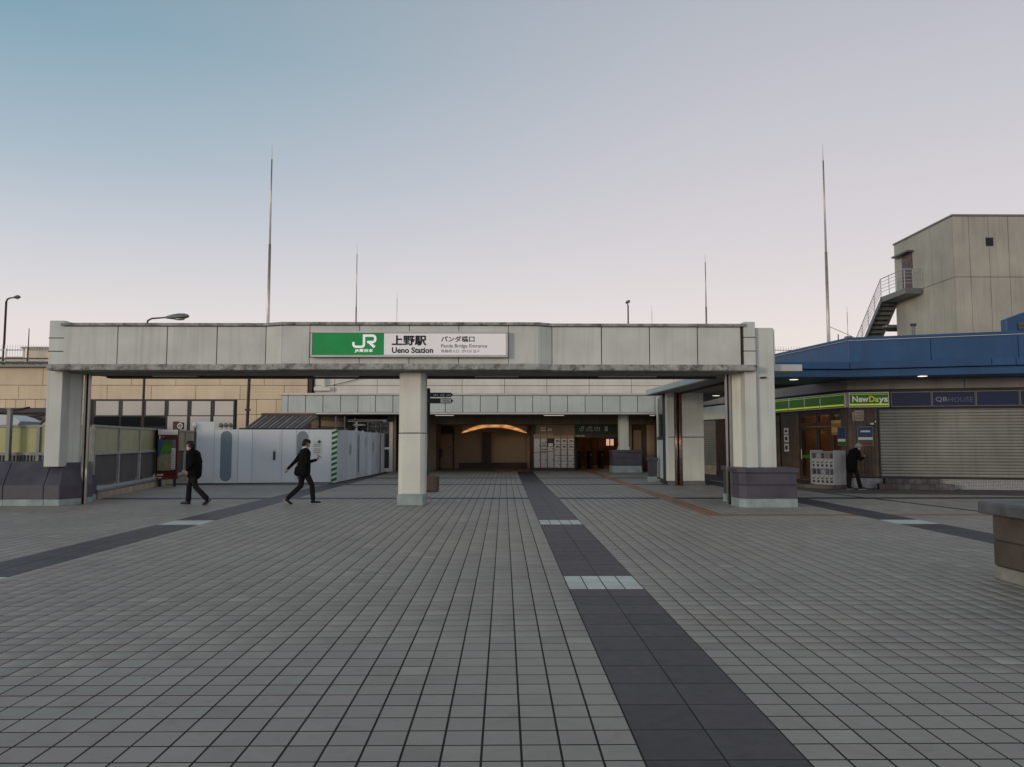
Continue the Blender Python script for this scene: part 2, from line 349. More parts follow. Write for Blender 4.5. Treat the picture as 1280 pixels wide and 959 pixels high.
def ribbon(mb, pts, w, y):
    """flat stroke of constant width through 2-D points (x, z), mitred"""
    P_ = [Vector(p) for p in pts]; L_, R_ = [], []
    for i, p in enumerate(P_):
        d0 = (P_[i] - P_[i - 1]).normalized() if i else None; d1 = (P_[i + 1] - P_[i]).normalized() if i < len(P_) - 1 else None
        d0 = d0 or d1; d1 = d1 or d0
        t = (d0 + d1).normalized(); n = Vector((-t.y, t.x)); k = 1 / max(.35, n.dot(Vector((-d0.y, d0.x))))
        L_.append(p + n * w / 2 * k); R_.append(p - n * w / 2 * k)
    n = len(mb.v)
    for a, b in zip(L_, R_): mb.v += [(a.x, y, a.y), (b.x, y, b.y)]
    for i in range(len(P_) - 1): mb.f.append((n + 2 * i, n + 2 * i + 1, n + 2 * i + 3, n + 2 * i + 2))
def jr_logo(m, parent, x0, x1, y, z0, z1, T=None):
    """the two joined block letters of the railway mark"""
    W, H = x1 - x0, z1 - z0; S = lambda p: (x0 + p[0] * W, z0 + p[1] * H)
    w = .155 * H * 1.15; mb = MB()
    def arc(c, r, a0, a1, n=5): return [(c[0] + r[0] * math.cos(R(a0 + (a1 - a0) * k / n)), c[1] + r[1] * math.sin(R(a0 + (a1 - a0) * k / n))) for k in range(n + 1)]
    j = [(.06, .44), (.06, .30)] + arc((.18, .26), (.12, .18), 180, 270) + arc((.40, .26), (.09, .18), 270, 360) + [(.49, .92), (.80, .92)] + arc((.84, .74), (.11, .18), 90, 0)[0:] + arc((.84, .62), (.11, .18), 0, -90) + [(.62, .44)]
    ribbon(mb, [S(p) for p in j], w, y)
    ribbon(mb, [S(p) for p in [(.68, .46), (.93, .05)]], w * 1.1, y - .0015)
    return mb.build('railway_mark', m, parent, T)
def copy_tree(o, parent=None):
    c = o.copy(); C.objects.link(c); c.parent = parent
    for ch in list(o.children): copy_tree(ch, c)
    return c

# ================================================================== THE SETTING
g = MB(); g.add([(-600, -200, -.30), (600, -200, -.30), (600, 1200, -.30), (-600, 1200, -.30)], [(0, 1, 2, 3)])
tag(g.build('ground', M_ASPH), kind='structure')

# plaza: a bedding slab with every tile laid on it
X_MIN, X_MAX, Y_MIN, Y_MAX = -75, 98, -36, 163          # cell range of the paving grid
px0, px1 = GX0 + X_MIN * PITCH_T, GX0 + X_MAX * PITCH_T
py0, py1 = GY0 + Y_MIN * PITCH_T, GY0 + Y_MAX * PITCH_T
plaza = tag(MB().box(px0, px1, py0, py1, -.29, -.0030).build('plaza_pavement', M_GROUT), kind='structure')
STRIPS = (-36, 0, 34)                                   # first column of each dark strip
BAND = 32                                               # rows from one white bar to the next
CROSS = {64, 65, 66, 98, 99, 100, 123, 124, 125}
def in_strip(i):
    for s0 in STRIPS:
        if s0 <= i < s0 + 4: return s0
    return None
def cell_kind(i, j):
    s0 = in_strip(i)
    if s0 is not None:
        if j % BAND < 4 and j < 60: return 'white'
        return 'dark'
    if i in (18, 19) and 40 <= j: return 'tactile'
    if j in (40, 41) and i >= 18: return 'tactile'
    if j in CROSS: return 'cross'
    return 'pale'
GX, GY = .0065, .0088                                   # half joints
def tile_geo(w, d, h, ch=.0025):
    a, b = w / 2, d / 2
    v = [(-a, -b, -.012), (a, -b, -.012), (a, b, -.012), (-a, b, -.012), (-a, -b, h - ch), (a, -b, h - ch), (a, b, h - ch), (-a, b, h - ch),
         (-a + ch, -b + ch, h), (a - ch, -b + ch, h), (a - ch, b - ch, h), (-a + ch, b - ch, h)]
    f = [(8, 9, 10, 11)]
    for k in range(4):
        n = (k + 1) % 4; f += [(k, n, n + 4, k + 4), (k + 4, n + 4, n + 8, k + 8)]
    return v, f
TILE_SLOTS = [0] + [1, 0] * 4                           # the sides of a tile are coated with grout
def tile_mesh(name, w, d, h, m):
    v, f = tile_geo(w, d, h); me = bpy.data.meshes.new(name); me.from_pydata(v, [], f); me.materials.append(m); me.materials.append(M_GROUT); me.polygons.foreach_set('material_index', TILE_SLOTS); me.update(); return me
me_pale = tile_mesh('tile', PITCH_T - 2 * GX, PITCH_T - 2 * GY, 0, M_TILE)
me_white = tile_mesh('white_tile', PITCH_T - 2 * GX, PITCH_T - 2 * GY, 0, M_WHITE)
me_dark = tile_mesh('dark_tile', 2 * PITCH_T - 2 * .0035, 2 * PITCH_T - 2 * .0035, 0, M_DARK)
rng = np.random.default_rng(3)
def place(me, name, x, y, z=0.0, tilt=.0012):
    o = bpy.data.objects.new(name, me); o.location = (x, y, z + float(rng.uniform(-.0006, .0006)))
    o.rotation_euler = (float(rng.uniform(-tilt, tilt)), float(rng.uniform(-tilt, tilt)), 0); return link(o, plaza)
pale, cross, tact, white, dark = [], [], [], [], []
for j in range(Y_MIN, Y_MAX):
    for i in range(X_MIN, X_MAX):
        k = cell_kind(i, j)
        cx_, cy_ = GX0 + (i + .5) * PITCH_T, GY0 + (j + .5) * PITCH_T
        if k == 'pale': pale.append((cx_, cy_))
        elif k == 'cross': cross.append((cx_, cy_))
        elif k == 'tactile': tact.append((cx_, cy_))
        elif k == 'white': white.append((cx_, cy_))
        elif k == 'dark' and (i - in_strip(i)) % 2 == 0 and j % 2 == 0: dark.append((cx_ + PITCH_T / 2, cy_ + PITCH_T / 2))
seen = lambda x, y: y > 3.85 and abs(x - .0104 * y) < .672 * y + .1
near = sorted([p for p in pale if seen(*p)], key=lambda p: p[1] * p[1] + p[0] * p[0])[:300]
near_set = set(near)
for p in near: place(me_pale, 'tile', *p)
for p in white:
    if seen(*p) and p[1] < 21: place(me_white, 'white_tile', *p)
dk = sorted([p for p in dark if seen(*p)], key=lambda p: p[1] * p[1] + p[0] * p[0])[:298]
for p in dk: place(me_dark, 'dark_tile', *p, tilt=.0008)
dks = set(dk)
def tile_field(name, cells, w, d, m):
    v0, f0 = tile_geo(w, d, 0); v0 = np.array(v0); f0 = np.array(f0); n = len(cells); c = np.array(cells)
    V = np.repeat(v0[None], n, 0); tl = rng.uniform(-.0012, .0012, (n, 2)); hz = rng.uniform(-.0006, .0006, n)
    V[:, :, 2] += V[:, :, 0] * tl[:, :1] + V[:, :, 1] * tl[:, 1:] + hz[:, None]
    V[:, :, 0] += c[:, :1]; V[:, :, 1] += c[:, 1:]
    F = (f0[None] + (np.arange(n) * len(v0))[:, None, None]).reshape(-1)
    me = bpy.data.meshes.new(name); me.vertices.add(n * len(v0)); me.vertices.foreach_set('co', V.reshape(-1))
    nf = n * len(f0); me.loops.add(nf * 4); me.loops.foreach_set('vertex_index', F.astype(np.int32))
    me.polygons.add(nf); me.polygons.foreach_set('loop_start', np.arange(nf, dtype=np.int32) * 4)
    me.materials.append(m); me.materials.append(M_GROUT); me.polygons.foreach_set('material_index', np.tile(np.array(TILE_SLOTS, dtype=np.int32), n)); me.update(calc_edges=True); me.validate()
    return tag(link(bpy.data.objects.new(name, me), plaza), kind='stuff')
tile_field('paving', [p for p in pale if p not in near_set], PITCH_T - 2 * GX, PITCH_T - 2 * GY, M_TILE)
tile_field('cross_paving', cross, PITCH_T - 2 * GX, PITCH_T - 2 * GY, M_DARK)
tile_field('tactile_paving', tact, PITCH_T - 2 * GX, PITCH_T - 2 * GY, M_ORANGE)
wp = [p for p in white if not (seen(*p) and p[1] < 21)]
if wp: tile_field('white_paving', wp, PITCH_T - 2 * GX, PITCH_T - 2 * GY, M_WHITE)
tile_field('dark_paving', [p for p in dark if p not in dks], 2 * PITCH_T - .006, 2 * PITCH_T - .006, M_DARK)
# slot drain along the shops and the brown apron behind it
drain = [(9.4, 30.5), (10.31, 24.65), (11.25, 18.0), (12.0, 12.7)]
d_ = MB()
for a, b in zip(drain, drain[1:]):
    d_.prism([(a[0], a[1]), (a[0] + .12, a[1]), (b[0] + .12, b[1]), (b[0], b[1])], .0, .006)
tag(d_.build('drain_channel', M_BLACK), kind='structure')
ap = MB().prism([(9.6, 30.5), (10.5, 24.7), (21.3, 22.4), (21.3, 27.5), (12.6, 27.9), (9.9, 42.0), (8.2, 42.0), (8.2, 36)], .002, .008)
tag(ap.build('shop_apron', M_APRON), kind='structure')
tag(MB().box(-7.5, 12, 42.9, 58, -.2, .006).build('hall_floor', M_FLOORB), kind='structure')

# ================================================================== ENTRANCE PORTAL
D0, D1 = 20.0, 19.80
portal = site('entrance_portal', 'long pale panelled portal spanning the plaza on three pillars', 'portal', (0, 20.2, 0))
ZB, ZT = 3.645, 4.70
outline = [(-11.43, D0), (-6.19, D0), (-5.72, D1), (.90, D1), (1.25, D0), (6.27, D0)]
def off(o, d): return [(x + (-d if k == 0 else d if k == len(o) - 1 else 0), y - d) for k, (x, y) in enumerate(o)]
MB().prism([(x, y + .05) for x, y in outline] + [(6.27, 21.6), (-11.43, 21.6)], ZB - .03, ZT - .05).build('beam_core', M_JOINT, portal)
MB().prism(off(outline, .06) + [(6.33, 21.65), (-11.49, 21.65)], ZT - .055, ZT + .02).build('coping', M_LEDGE, portal, bev=.01)
def wall_strip(parent, pts, z0, z1, m, name='panel', gap=.012, th=.05):
    """one clad panel between two plan points, set proud of the dark core behind it"""
    (xa, ya), (xb, yb) = pts
    T = frame_T((xa, ya), (xb, yb)); Ln = math.hypot(xb - xa, yb - ya)
    return box(name, m, parent, gap, Ln - gap, 0, th, z0, z1, T, bev=.006)
for a, b in zip([-11.43, -10.03, -8.75, -7.46], [-10.03, -8.75, -7.46, -6.19]): wall_strip(portal, ((a, D0), (b, D0)), ZB, ZT - .07, M_PANEL)
wall_strip(portal, ((-6.19, D0), (-5.72, D1)), ZB, ZT - .07, M_PANEL, gap=.004)
SX0, SX1 = PX(387, D1, 430), PX(635.5, D1, 430)
wall_strip(portal, ((-5.72, D1), (SX0, D1)), ZB, ZT - .07, M_PANEL, gap=.006)
wall_strip(portal, ((SX1, D1), (.90, D1)), ZB, ZT - .07, M_PANEL, gap=.006)
wall_strip(portal, ((.90, D1), (1.25, D0)), ZB, ZT - .07, M_PANEL, gap=.004)
for k in range(4):
    a = SX0 + (SX1 - SX0) * k / 4; b = SX0 + (SX1 - SX0) * (k + 1) / 4
    wall_strip(portal, ((a, D1), (b, D1)), ZB, 3.80, M_PANEL, gap=.008); wall_strip(portal, ((a, D1), (b, D1)), 4.47, ZT - .07, M_PANEL, gap=.008)
xs = [1.25] + [PX(p, D0, 430) for p in (752, 812, 872)] + [6.20]
for a, b in zip(xs, xs[1:]): wall_strip(portal, ((a, D0), (b, D0)), ZB, ZT - .07, M_PANEL)
lip = off(outline, .26) + [(6.45, 21.6), (-11.6, 21.6)]
MB().prism(lip, 3.47, 3.625).build('lip', M_LEDGE, portal, bev=.012)
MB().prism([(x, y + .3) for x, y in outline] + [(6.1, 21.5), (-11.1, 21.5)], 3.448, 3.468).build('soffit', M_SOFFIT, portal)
box('back_beam', M_DKBROWN, portal, -10.95, 5.9, 21.3, 21.6, 3.395, 3.447)
for a, b in ((-9.6, -8.4), (-5.2, -4.0), (-.8, .4), (2.6, 4.2)): box('soffit_lamp', M_ALU, portal, a, b, 21.1, 21.285, 3.42, 3.445)
# left pillar
lp = box('pillar', M_PILLAR, portal, -11.86, -11.46, 20.1, 20.45, 1.0, 4.80, bev=.012); tag(lp, 'tapered-looking pale left pillar')
for z in (3.98, 4.33): box('groove_band', M_JOINT, lp, -11.868, -11.452, 20.094, 20.46, z, z + .022)
MB().prism([(-11.86, 20.47), (-11.48, 20.47), (-11.29, 20.72), (-11.29, 20.80), (-11.86, 20.80)], 1.0, 3.46).build('pillar_return', M_PILLAR, portal, bev=.01)
for x in (-11.20, -11.09): box('guide_rail', M_STEEL, portal, x, x + .055, 20.66, 20.72, .0, 3.46, bev=.006)
box('rail_slot', M_BLACK, portal, -11.145, -11.09, 20.70, 20.74, 0, 3.46)
# right pillars
box('pillar', M_PILLAR, portal, 6.28, 6.58, 20.0, 20.4, .95, 4.78, bev=.012)
for z in (4.0, 4.36): box('groove_band', M_JOINT, portal, 6.272, 6.588, 19.994, 20.3, z, z + .02)
box('pillar', M_PILLAR, portal, 6.60, 7.10, 20.12, 20.8, .95, 4.64, bev=.012)
box('pillar', M_PILLAR, portal, 7.06, 7.42, 20.95, 21.6, 3.62, 4.72, bev=.012)
box('side_ledge', M_PANEL2, portal, 7.12, 7.95, 20.4, 21.6, 3.52, 3.70, bev=.01)
MB().prism([(6.56, 20.42), (6.28, 20.42), (6.10, 20.68), (6.10, 20.78), (6.58, 20.78)], .95, 3.46).build('pillar_return', M_CREAMCOL, portal, bev=.01)
for x in (5.93, 6.03): box('guide_rail', M_STEEL, portal, x, x + .055, 20.60, 20.66, .0, 3.46, bev=.006)
box('rail_slot', M_BLACK, portal, 5.985, 6.03, 20.63, 20.67, 0, 3.46)
box('bracket', M_DARKMETAL, portal, 6.72, 6.86, 20.05, 20.12, 3.30, 3.34)
# middle column
cc = (-2.41, 20.17)
def column(z0, z1, w, m, name, ch=.1):
    a = w / 2; x, y = cc[0], cc[1] + .37
    return MB().prism([(x - a + ch, y - a), (x + a - ch, y - a), (x + a, y - a + ch), (x + a, y + a - ch), (x + a - ch, y + a), (x - a + ch, y + a), (x - a, y + a - ch), (x - a, y - a + ch)], z0, z1).build(name, m, portal, bev=.008)
column(.0, .275, .74, M_TEAL, 'column_base', .07); column(.28, 1.855, .69, M_CREAMCOL, 'column_casing', .09); column(1.875, 3.46, .68, M_CREAMCOL, 'column_casing', .09)
column(.27, 3.46, .60, M_JOINT, 'column_core', .06)
for z0, z1 in ((.30, 1.85), (1.885, 3.45)):
    box('column_panel', M_CREAMCOL, portal, cc[0] - .235, cc[0] + .235, 20.178 , 20.21, z0, z1, bev=.006)

# ------------------------------------------------------------------ granite plinths
pl = site('stone_plinth', 'long purple granite plinth with sloping front under the left pillar', 'plinth', (-13, 20.6, 0))
prof = [(20.1, .17), (20.1, .52), (20.42, 1.10), (22.2, 1.10), (22.2, .17)]
xs = [-18.2, -17.13, -16.06, -14.99, -13.92, -12.87, -11.83]
for a, b in zip(xs, xs[1:]):
    MB().prof_x(prof, a + .006, b - .006).build('granite_block', M_PURPLE, pl, bev=.01)
    box('base_stone', M_TEAL, pl, a + .004, b - .004, 20.115, 22.1, 0, .168, bev=.006)
e = MB(); e.add([(-11.822, 20.1, .17), (-11.42, 20.1, .17), (-11.13, 20.62, .17), (-11.13, 21.2, .17), (-11.822, 21.2, .17),
                 (-11.822, 20.1, .52), (-11.42, 20.1, .52), (-11.13, 20.62, .52), (-11.13, 21.2, .52), (-11.822, 21.2, .52),
                 (-11.822, 20.42, 1.10), (-11.50, 20.42, 1.10), (-11.26, 20.72, 1.10), (-11.26, 21.2, 1.10), (-11.822, 21.2, 1.10)],
                [(4, 3, 2, 1, 0), (0, 1, 6, 5), (1, 2, 7, 6), (2, 3, 8, 7), (3, 4, 9, 8), (4, 0, 5, 9), (5, 6, 11, 10), (6, 7, 12, 11), (7, 8, 13, 12), (8, 9, 14, 13), (9, 5, 10, 14), (10, 11, 12, 13, 14)])
e.build('corner_block', M_PURPLE, pl, bev=.008)
MB().prism([(-11.822, 20.115), (-11.43, 20.115), (-11.145, 20.63), (-11.145, 21.2), (-11.822, 21.2)], 0, .168).build('base_stone', M_TEAL, pl, bev=.006)
MB().prof_x([(21.22, .17), (21.22, .95), (21.9, .72), (22.2, .72), (22.2, .17)], -11.82, -11.56).build('granite_block', M_PURPLE, pl, bev=.01)
MB().prism([(-11.82, 21.22), (-11.57, 21.22), (-11.57, 22.2), (-11.82, 22.2)], 0, .168).build('base_stone', M_TEAL, pl, bev=.006)

pr = site('stone_plinth', 'boxy purple granite plinth at the foot of the right pillar', 'plinth', (6.5, 20.3, 0))
foot = lambda d: [(6.06 - d, 19.42 - d), (7.36 + d, 19.42 - d), (7.36 + d, 21.6 + d), (6.10 - d, 21.6 + d), (6.10 - d, 20.22 + d), (5.92 - d, 20.22 + d), (5.92 - d, 19.56 - d)]
MB().prism(foot(0), 0, .22).build('base_stone', M_TEAL, pr, bev=.006)
MB().prism(foot(-.01), .222, .555).build('granite_block', M_PURPLE, pr, bev=.008)
MB().prism(foot(-.01), .566, .86).build('granite_block', M_PURPLE, pr, bev=.008)
MB().prism(foot(.04), .865, .985).build('cap_stone', M_PURPLE, pr, bev=.012)

# ------------------------------------------------------------------ station name sign
sg = site('station_sign', 'long green and white station name sign fixed to the portal beam', 'sign', (-2.4, 19.6, 3.8))
sy = 19.65
sx = lambda px: PX(px, sy, 430); sz = lambda py: PZ(py, sy)
box('cabinet', M_ALU, sg, sx(388), sx(635), sy + .02, D1 - .002, sz(446.5), sz(414.5), bev=.01)
for a, b, c, d in ((388, 635, 414.2, 416.6), (388, 635, 444.2, 446.8)): box('frame_rail', M_ALU, sg, sx(a), sx(b), sy - .02, sy + .02, sz(d), sz(c), bev=.006)
for a, b in ((388, 390.2), (632.4, 635)): box('frame_rail', M_ALU, sg, sx(a), sx(b), sy - .018, sy + .02, sz(444.1), sz(416.7), bev=.006)
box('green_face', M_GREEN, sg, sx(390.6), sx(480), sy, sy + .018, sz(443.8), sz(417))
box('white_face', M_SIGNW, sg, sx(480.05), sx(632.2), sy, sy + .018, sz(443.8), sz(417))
ty = sy - .004
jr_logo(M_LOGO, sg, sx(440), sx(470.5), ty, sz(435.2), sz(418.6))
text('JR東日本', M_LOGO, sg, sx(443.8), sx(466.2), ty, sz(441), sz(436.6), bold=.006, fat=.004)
text('上野駅', M_INK, sg, sx(490), sx(532.7), ty, sz(432), sz(419.8), bold=.008, fat=.009)
text('Ueno Station', M_INK, sg, sx(490), sx(541.5), ty, sz(441.6), sz(434.4), bold=.022, fat=.002)
text('パンダ橋口', M_INK, sg, sx(551.5), sx(593), ty, sz(427.6), sz(420.4), bold=.006, fat=.003)
text('Panda Bridge Entrance', M_INK, sg, sx(551.5), sx(609), ty, sz(436), sz(430.4), bold=.004)
text('熊猫桥入口  판다교 입구', M_INK, sg, sx(551.5), sx(599.5), ty, sz(441), sz(437.2), bold=.0)

# ================================================================== REAR STATION BUILDING (long clad wall behind everything)
DR = 46.0
rear = site('rear_building', 'long low station building clad in sun-tinted cream and white panels behind the portal', 'building', (-10, 46, 0))
RZ = [6.15, 4.98, 4.14]
XL, XR, XC = -44.0, 14.0, PX(389, DR, 480)
box('wall_core', M_JOINT, rear, XL, -6.6, DR + .04, DR + .5, -.28, 6.10); box('wall_core', M_JOINT, rear, -6.6, 9.9, DR + .04, DR + .5, 3.30, 6.10); box('wall_core', M_JOINT, rear, 9.9, XR, DR + .04, DR + .5, -.28, 6.10)
box('roof_slab', M_CORE, rear, XL, XR, DR + .02, DR + 14, 5.7, 6.05)
box('wall_coping', M_LEDGE, rear, XL, XC - .1, DR - .12, DR + .5, 6.16, 6.30)
box('wall_coping', M_LEDGE, rear, XC + .1, XR, DR - .06, DR + .5, 6.16, 6.26)
def clad(x0, x1, step, z0, z1, m, off_=0.0):
    x = x0 + off_ - (step if off_ > 0 else 0)
    while x < x1 - .05:
        a, b = max(x, x0), min(x + step, x1)
        if b - a > .06: box('panel', m, rear, a + .012, b - .012, DR - .02, DR + .04, z0 + .012, z1 - .012, bev=.006)
        x += step
clad(XL, XC - .2, 2.62, RZ[1], RZ[0], M_CREAM_SUNWARM, .9); clad(XL, XC - .2, 2.62, RZ[2], RZ[1], M_CREAM_SUNWARM, 2.1)
clad(XC + .2, XR, 2.53, RZ[1], RZ[0], M_WALLW, 1.2); clad(XC + .2, XR, 2.53, RZ[2], RZ[1], M_WALLW, 1.2); clad(XC + .2, XR, 2.53, 3.32, RZ[2], M_WALLW, 1.2)
wx = [PX(p, DR, 515) for p in (117, 150.5, 179.5, 208, 236.5, 265.5, 294)]
clad(XL, wx[0] - .25, .58, 3.25, RZ[2], M_CREAM_SUNWARM); clad(wx[-1] + .1, XC - .2, .58 * 2, 3.25, RZ[2], M_CREAM_SUNWARM); clad(wx[-1] + .1, XC - .2, .58 * 2, 2.3, 3.25, M_CREAM_SUNWARM); clad(XL, wx[0] - .25, 2.62, -.2, 3.25, M_CREAM_SUNWARM)
M_BLIND = mat('window_blind', (.74, .70, .64), .7, .05, 1)
for k, (a, b) in enumerate(zip(wx, wx[1:])):
    w = box('window', M_DARKMETAL, rear, a, b, DR - .03, DR + .03, 1.6, RZ[2] - .01)
    box('blind', M_BLIND, w, a + .16, b - .10, DR - .05, DR - .032, 3.20, RZ[2] - .10)
    if k < 3: box('pane', M_GLASS, w, a + .06, b - .04, DR - .055, DR - .035, 2.55, 3.12)
    else: box('blind', M_BLIND, w, a + .10, b - .10, DR - .05, DR - .032, 2.2, 3.14)
box('downpipe', M_DKBROWN, rear, XC - .1, XC + .1, DR - .2, DR - .02, 3.2, 6.1)
box('conduit_box', M_WALLW, rear, XC + .25, XC + 1.2, DR - .35, DR - .03, 4.65, 4.86)
MB().tube([(XC + .8, DR - .2, 4.9), (XC + .8, DR - .2, 5.6)], .12).build('conduit', M_WALLW, rear)
MB().tube([(XC + 1.2, DR - .2, 4.95), (XC + 2.6, DR - .15, 5.3), (XC + 5, DR - .15, 5.95)], .018).build('cable', M_BLACK, rear)

# roof railing over the cream wing, at the left edge of the picture
rl = site('roof_railing', 'pale spiked roof railing above the cream wing at far left', 'railing', (-32, 46.3, 6.3))
x0, x1 = -40.0, PX(64, 46.3, 445)
for z in (6.42, 7.12): MB().tube([(x0, 46.3, z), (x1 + .6, 46.3, z)], .03, 6).build('rail', M_ALU, rl)
sp_ = MB(); x = x0
while x < x1 + .6: sp_.tube([(x, 46.3, 6.3), (x, 46.3, 7.42)], .013, 4); x += .155
tag(sp_.build('spike', M_ALU, rl), kind='stuff')
for p in (29.5, 3, -30): MB().tube([(PX(p, 46.2), 46.2, 6.2), (PX(p, 46.2), 46.2, 7.2)], .06, 6).build('post', M_ALU, rl)
box('gutter', M_GREYMETAL, rl, x0, x1 + .6, 45.6, 45.86, 6.05, 6.14)
for z in (6.32, 6.55): MB().tube([(x0, 45.75, z), (x1 + .5, 45.75, z)], .05, 6).build('pipe_run', M_GREYMETAL, rl)
rb = site('rooftop_plant_room', 'low beige rooftop plant room seen through the spiked railing', 'plant room', (-33, 52, 6))
box('wall', M_CREAM_SUNWARM, rb, PX(-60, 52), PX(29, 52), 52, 55, 6.0, 7.25); box('wall', M_CREAM_SUNWARM, rb, PX(31, 52), PX(80, 52), 51.5, 55, 6.0, 7.82); box('roof', M_GREYMETAL, rb, PX(31, 52) - .1, PX(80, 52), 51.4, 55.1, 7.82, 7.94); box('roof', M_GREYMETAL, rb, PX(-60, 52), PX(30, 52), 51.9, 55.1, 7.25, 7.33)
am = site('thin_aerial_mast', 'short thin dark mast rising from the roof railing at far left', 'mast', (PX(30, 46), 46.1, 6.3))
MB().tube([(PX(30, 46), 46.1, 6.1), (PX(30, 46), 46.1, 8.4)], [.05, .025], 6).build('mast_tube', M_DARKMETAL, am)

# lightning rods
def rod(name, label, D, ptop, pbase, zb, r):
    t = site(name, label, 'rod', (PX(pbase[0], D, pbase[1]), D, zb), 'lightning rods on the station roofs')
    x = PX(pbase[0], D, pbase[1]); zt = PZ(ptop[1], D, ptop[0]); h = zt - zb
    MB().tube([(x, D, zb), (x, D, zb + h * .55)], [r, r * .72], 8).build('lower_tube', M_ROD, t, smooth=True)
    MB().tube([(x, D, zb + h * .55), (x, D, zb + h * .93)], [r * .6, r * .38], 8).build('upper_tube', M_ROD, t, smooth=True)
    MB().tube([(x, D, zb + h * .93), (x, D, zt)], [r * .25, .008], 6).build('tip', M_ROD, t)
rod('lightning_rod', 'tallest pale lightning rod left of the station sign', 47, (340, 180), (335, 403), 6.0, .11)
rod('lightning_rod', 'slim lightning rod rising above the green half of the sign', 58, (446, 306), (445, 403), 6.0, .075)
rod('lightning_rod', 'short faint lightning rod above the white half of the sign', 60, (496, 365), (496, 403), 6.0, .045)
rod('lightning_rod', 'shortest faint lightning rod just right of the small roof lamp', 60, (815, 382), (815, 404), 6.0, .04)
rod('lightning_rod', 'thin grey lightning rod above the right end of the portal beam', 48, (883, 318), (883, 404), 6.0, .075)
rod('lightning_rod', 'tallest dark lightning rod standing beside the blue roof', 39, (1031, 180), (1036, 430), 4.4, .10)
rod('lightning_rod', 'short thin rod between the tall rod and the steel stairs', 42, (1058, 383), (1060, 425), 4.4, .04)

rw_ = site('guy_wire', 'thin wire slanting down from the tall rod beside the blue roof', 'wire', (PX(1036, 39), 39, 4.4))
MB().tube([(PX(1036, 39, 408), 39, PZ(407.5, 39)), (PX(1050, 40, 412), 40, PZ(413.5, 40)), (PX(1067, 41, 420), 41, PZ(421, 41))], .014, 5).build('wire_strand', M_DARKMETAL, rw_)
rc = site('roof_junction_box', 'small grey junction box on the blue roof edge below the stair', 'box', (PX(1065, 41), 41, 4.4))
box('casing', M_GREYMETAL, rc, PX(1061, 41), PX(1069, 41), 41, 41.3, 4.42, PZ(419.5, 41), bev=.04); MB().tube([(PX(1051, 41), 41, 4.42), (PX(1051, 41), 41, PZ(417.5, 41))], .03, 6).build('stub_pipe', M_DARKMETAL, rc)
# street lamps
def lamp(label, D, px, top, arm, hx, poles=.055, head=None):
    x = PX(px, D, top); t = site('street_lamp', label, 'street lamp', (x, D, 0), 'street lamps around the station')
    zt = PZ(top, D)
    sgn = 1 if arm > 0 else -1
    MB().tube([(x, D, 0), (x, D, zt - .25), (x + sgn * .06, D, zt - .08), (x + sgn * .2, D, zt), (x + arm, D, zt + .04)], [poles, poles * .8, poles * .7, poles * .6, poles * .5], 8).build('pole', M_DKBROWN if head else M_DARKMETAL, t, smooth=True)
    a0 = x + arm; L_ = hx * sgn
    n = 7; hb = MB(); prof_ = [(0, .05, .05), (.12, .09, .075), (.3, .15, .11), (.55, .19, .13), (.8, .18, .11), (.95, .12, .07), (1, .04, .02)]
    hv, hf = [], []
    for (u, wy, hz) in prof_:
        for (dy, dz) in ((-1, -.35), (-.8, .4), (0, .75), (.8, .4), (1, -.35), (0, -.6)):
            hv.append((a0 + L_ * u, D + dy * wy, zt + .04 + .06 * u + dz * hz * 1.35))
    for k in range(len(prof_) - 1):
        for j in range(6): hf.append((k * 6 + j, k * 6 + (j + 1) % 6, k * 6 + 6 + (j + 1) % 6, k * 6 + 6 + j))
    hf += [tuple(range(6))[::-1], tuple(range(len(hv) - 6, len(hv)))]
    hb.add(hv, hf); hb.build('lamp_head', M_LAMPGREY, t, smooth=None)
    MB().ball((a0 + L_ * .6, D, zt - .02), (abs(L_) * .25, .10, .05)).build('diffuser', M_ALU, t, smooth=True)
    return t
lamp('large grey lamp head on an arm above the left end of the portal', 29.5, 183, 399, .74, .88, .055, head=1)
lamp('distant curved lamp post beside the roof railing at far left', 50, 8, 374, .45, .42, .085)
lamp('tiny roof lamp post above the right half of the portal', 60, 785, 378, -.15, -.32, .07)

# ================================================================== STATION HALL
DH = 40.0
hall = site('station_hall', 'low dim station hall with pale panelled fascia behind the portal', 'building', (0, 42, 0))
HX0, HX1 = PX(352, DH, 505), PX(826, DH, 505)
box('fascia_core', M_JOINT, hall, HX0, HX1, DH + .04, DH + .35, 3.08, 4.12)
px = 360.0; edges = [352.0]
while px < 826: edges.append(px); px += 21.85
edges.append(826.0)
for a, b in zip(edges, edges[1:]):
    if b - a > 1.5: box('fascia_panel', M_PANEL2, hall, PX(a, DH, 505) + .016, PX(b, DH, 505) - .016, DH, DH + .05, 3.16, 4.03, bev=.006)
box('fascia_trim', M_ALU, hall, HX0 - .01, HX1, DH - .03, DH + .3, 3.06, 3.145); box('fascia_coping', M_ALU, hall, HX0 - .06, HX1, DH - .06, DH + .4, 4.05, 4.15)
box('fascia_flashing', M_DARKMETAL, hall, HX0 - .04, HX1, DH - .04, DH + .4, 4.032, 4.049)
box('roof', M_CORE, hall, HX0, 9.5, DH + .36, DR - .05, 3.9, 4.05)
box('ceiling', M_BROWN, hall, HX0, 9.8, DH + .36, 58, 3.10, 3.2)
DB = 44.6
hx = lambda p, D=DB: PX(p, D, 555)
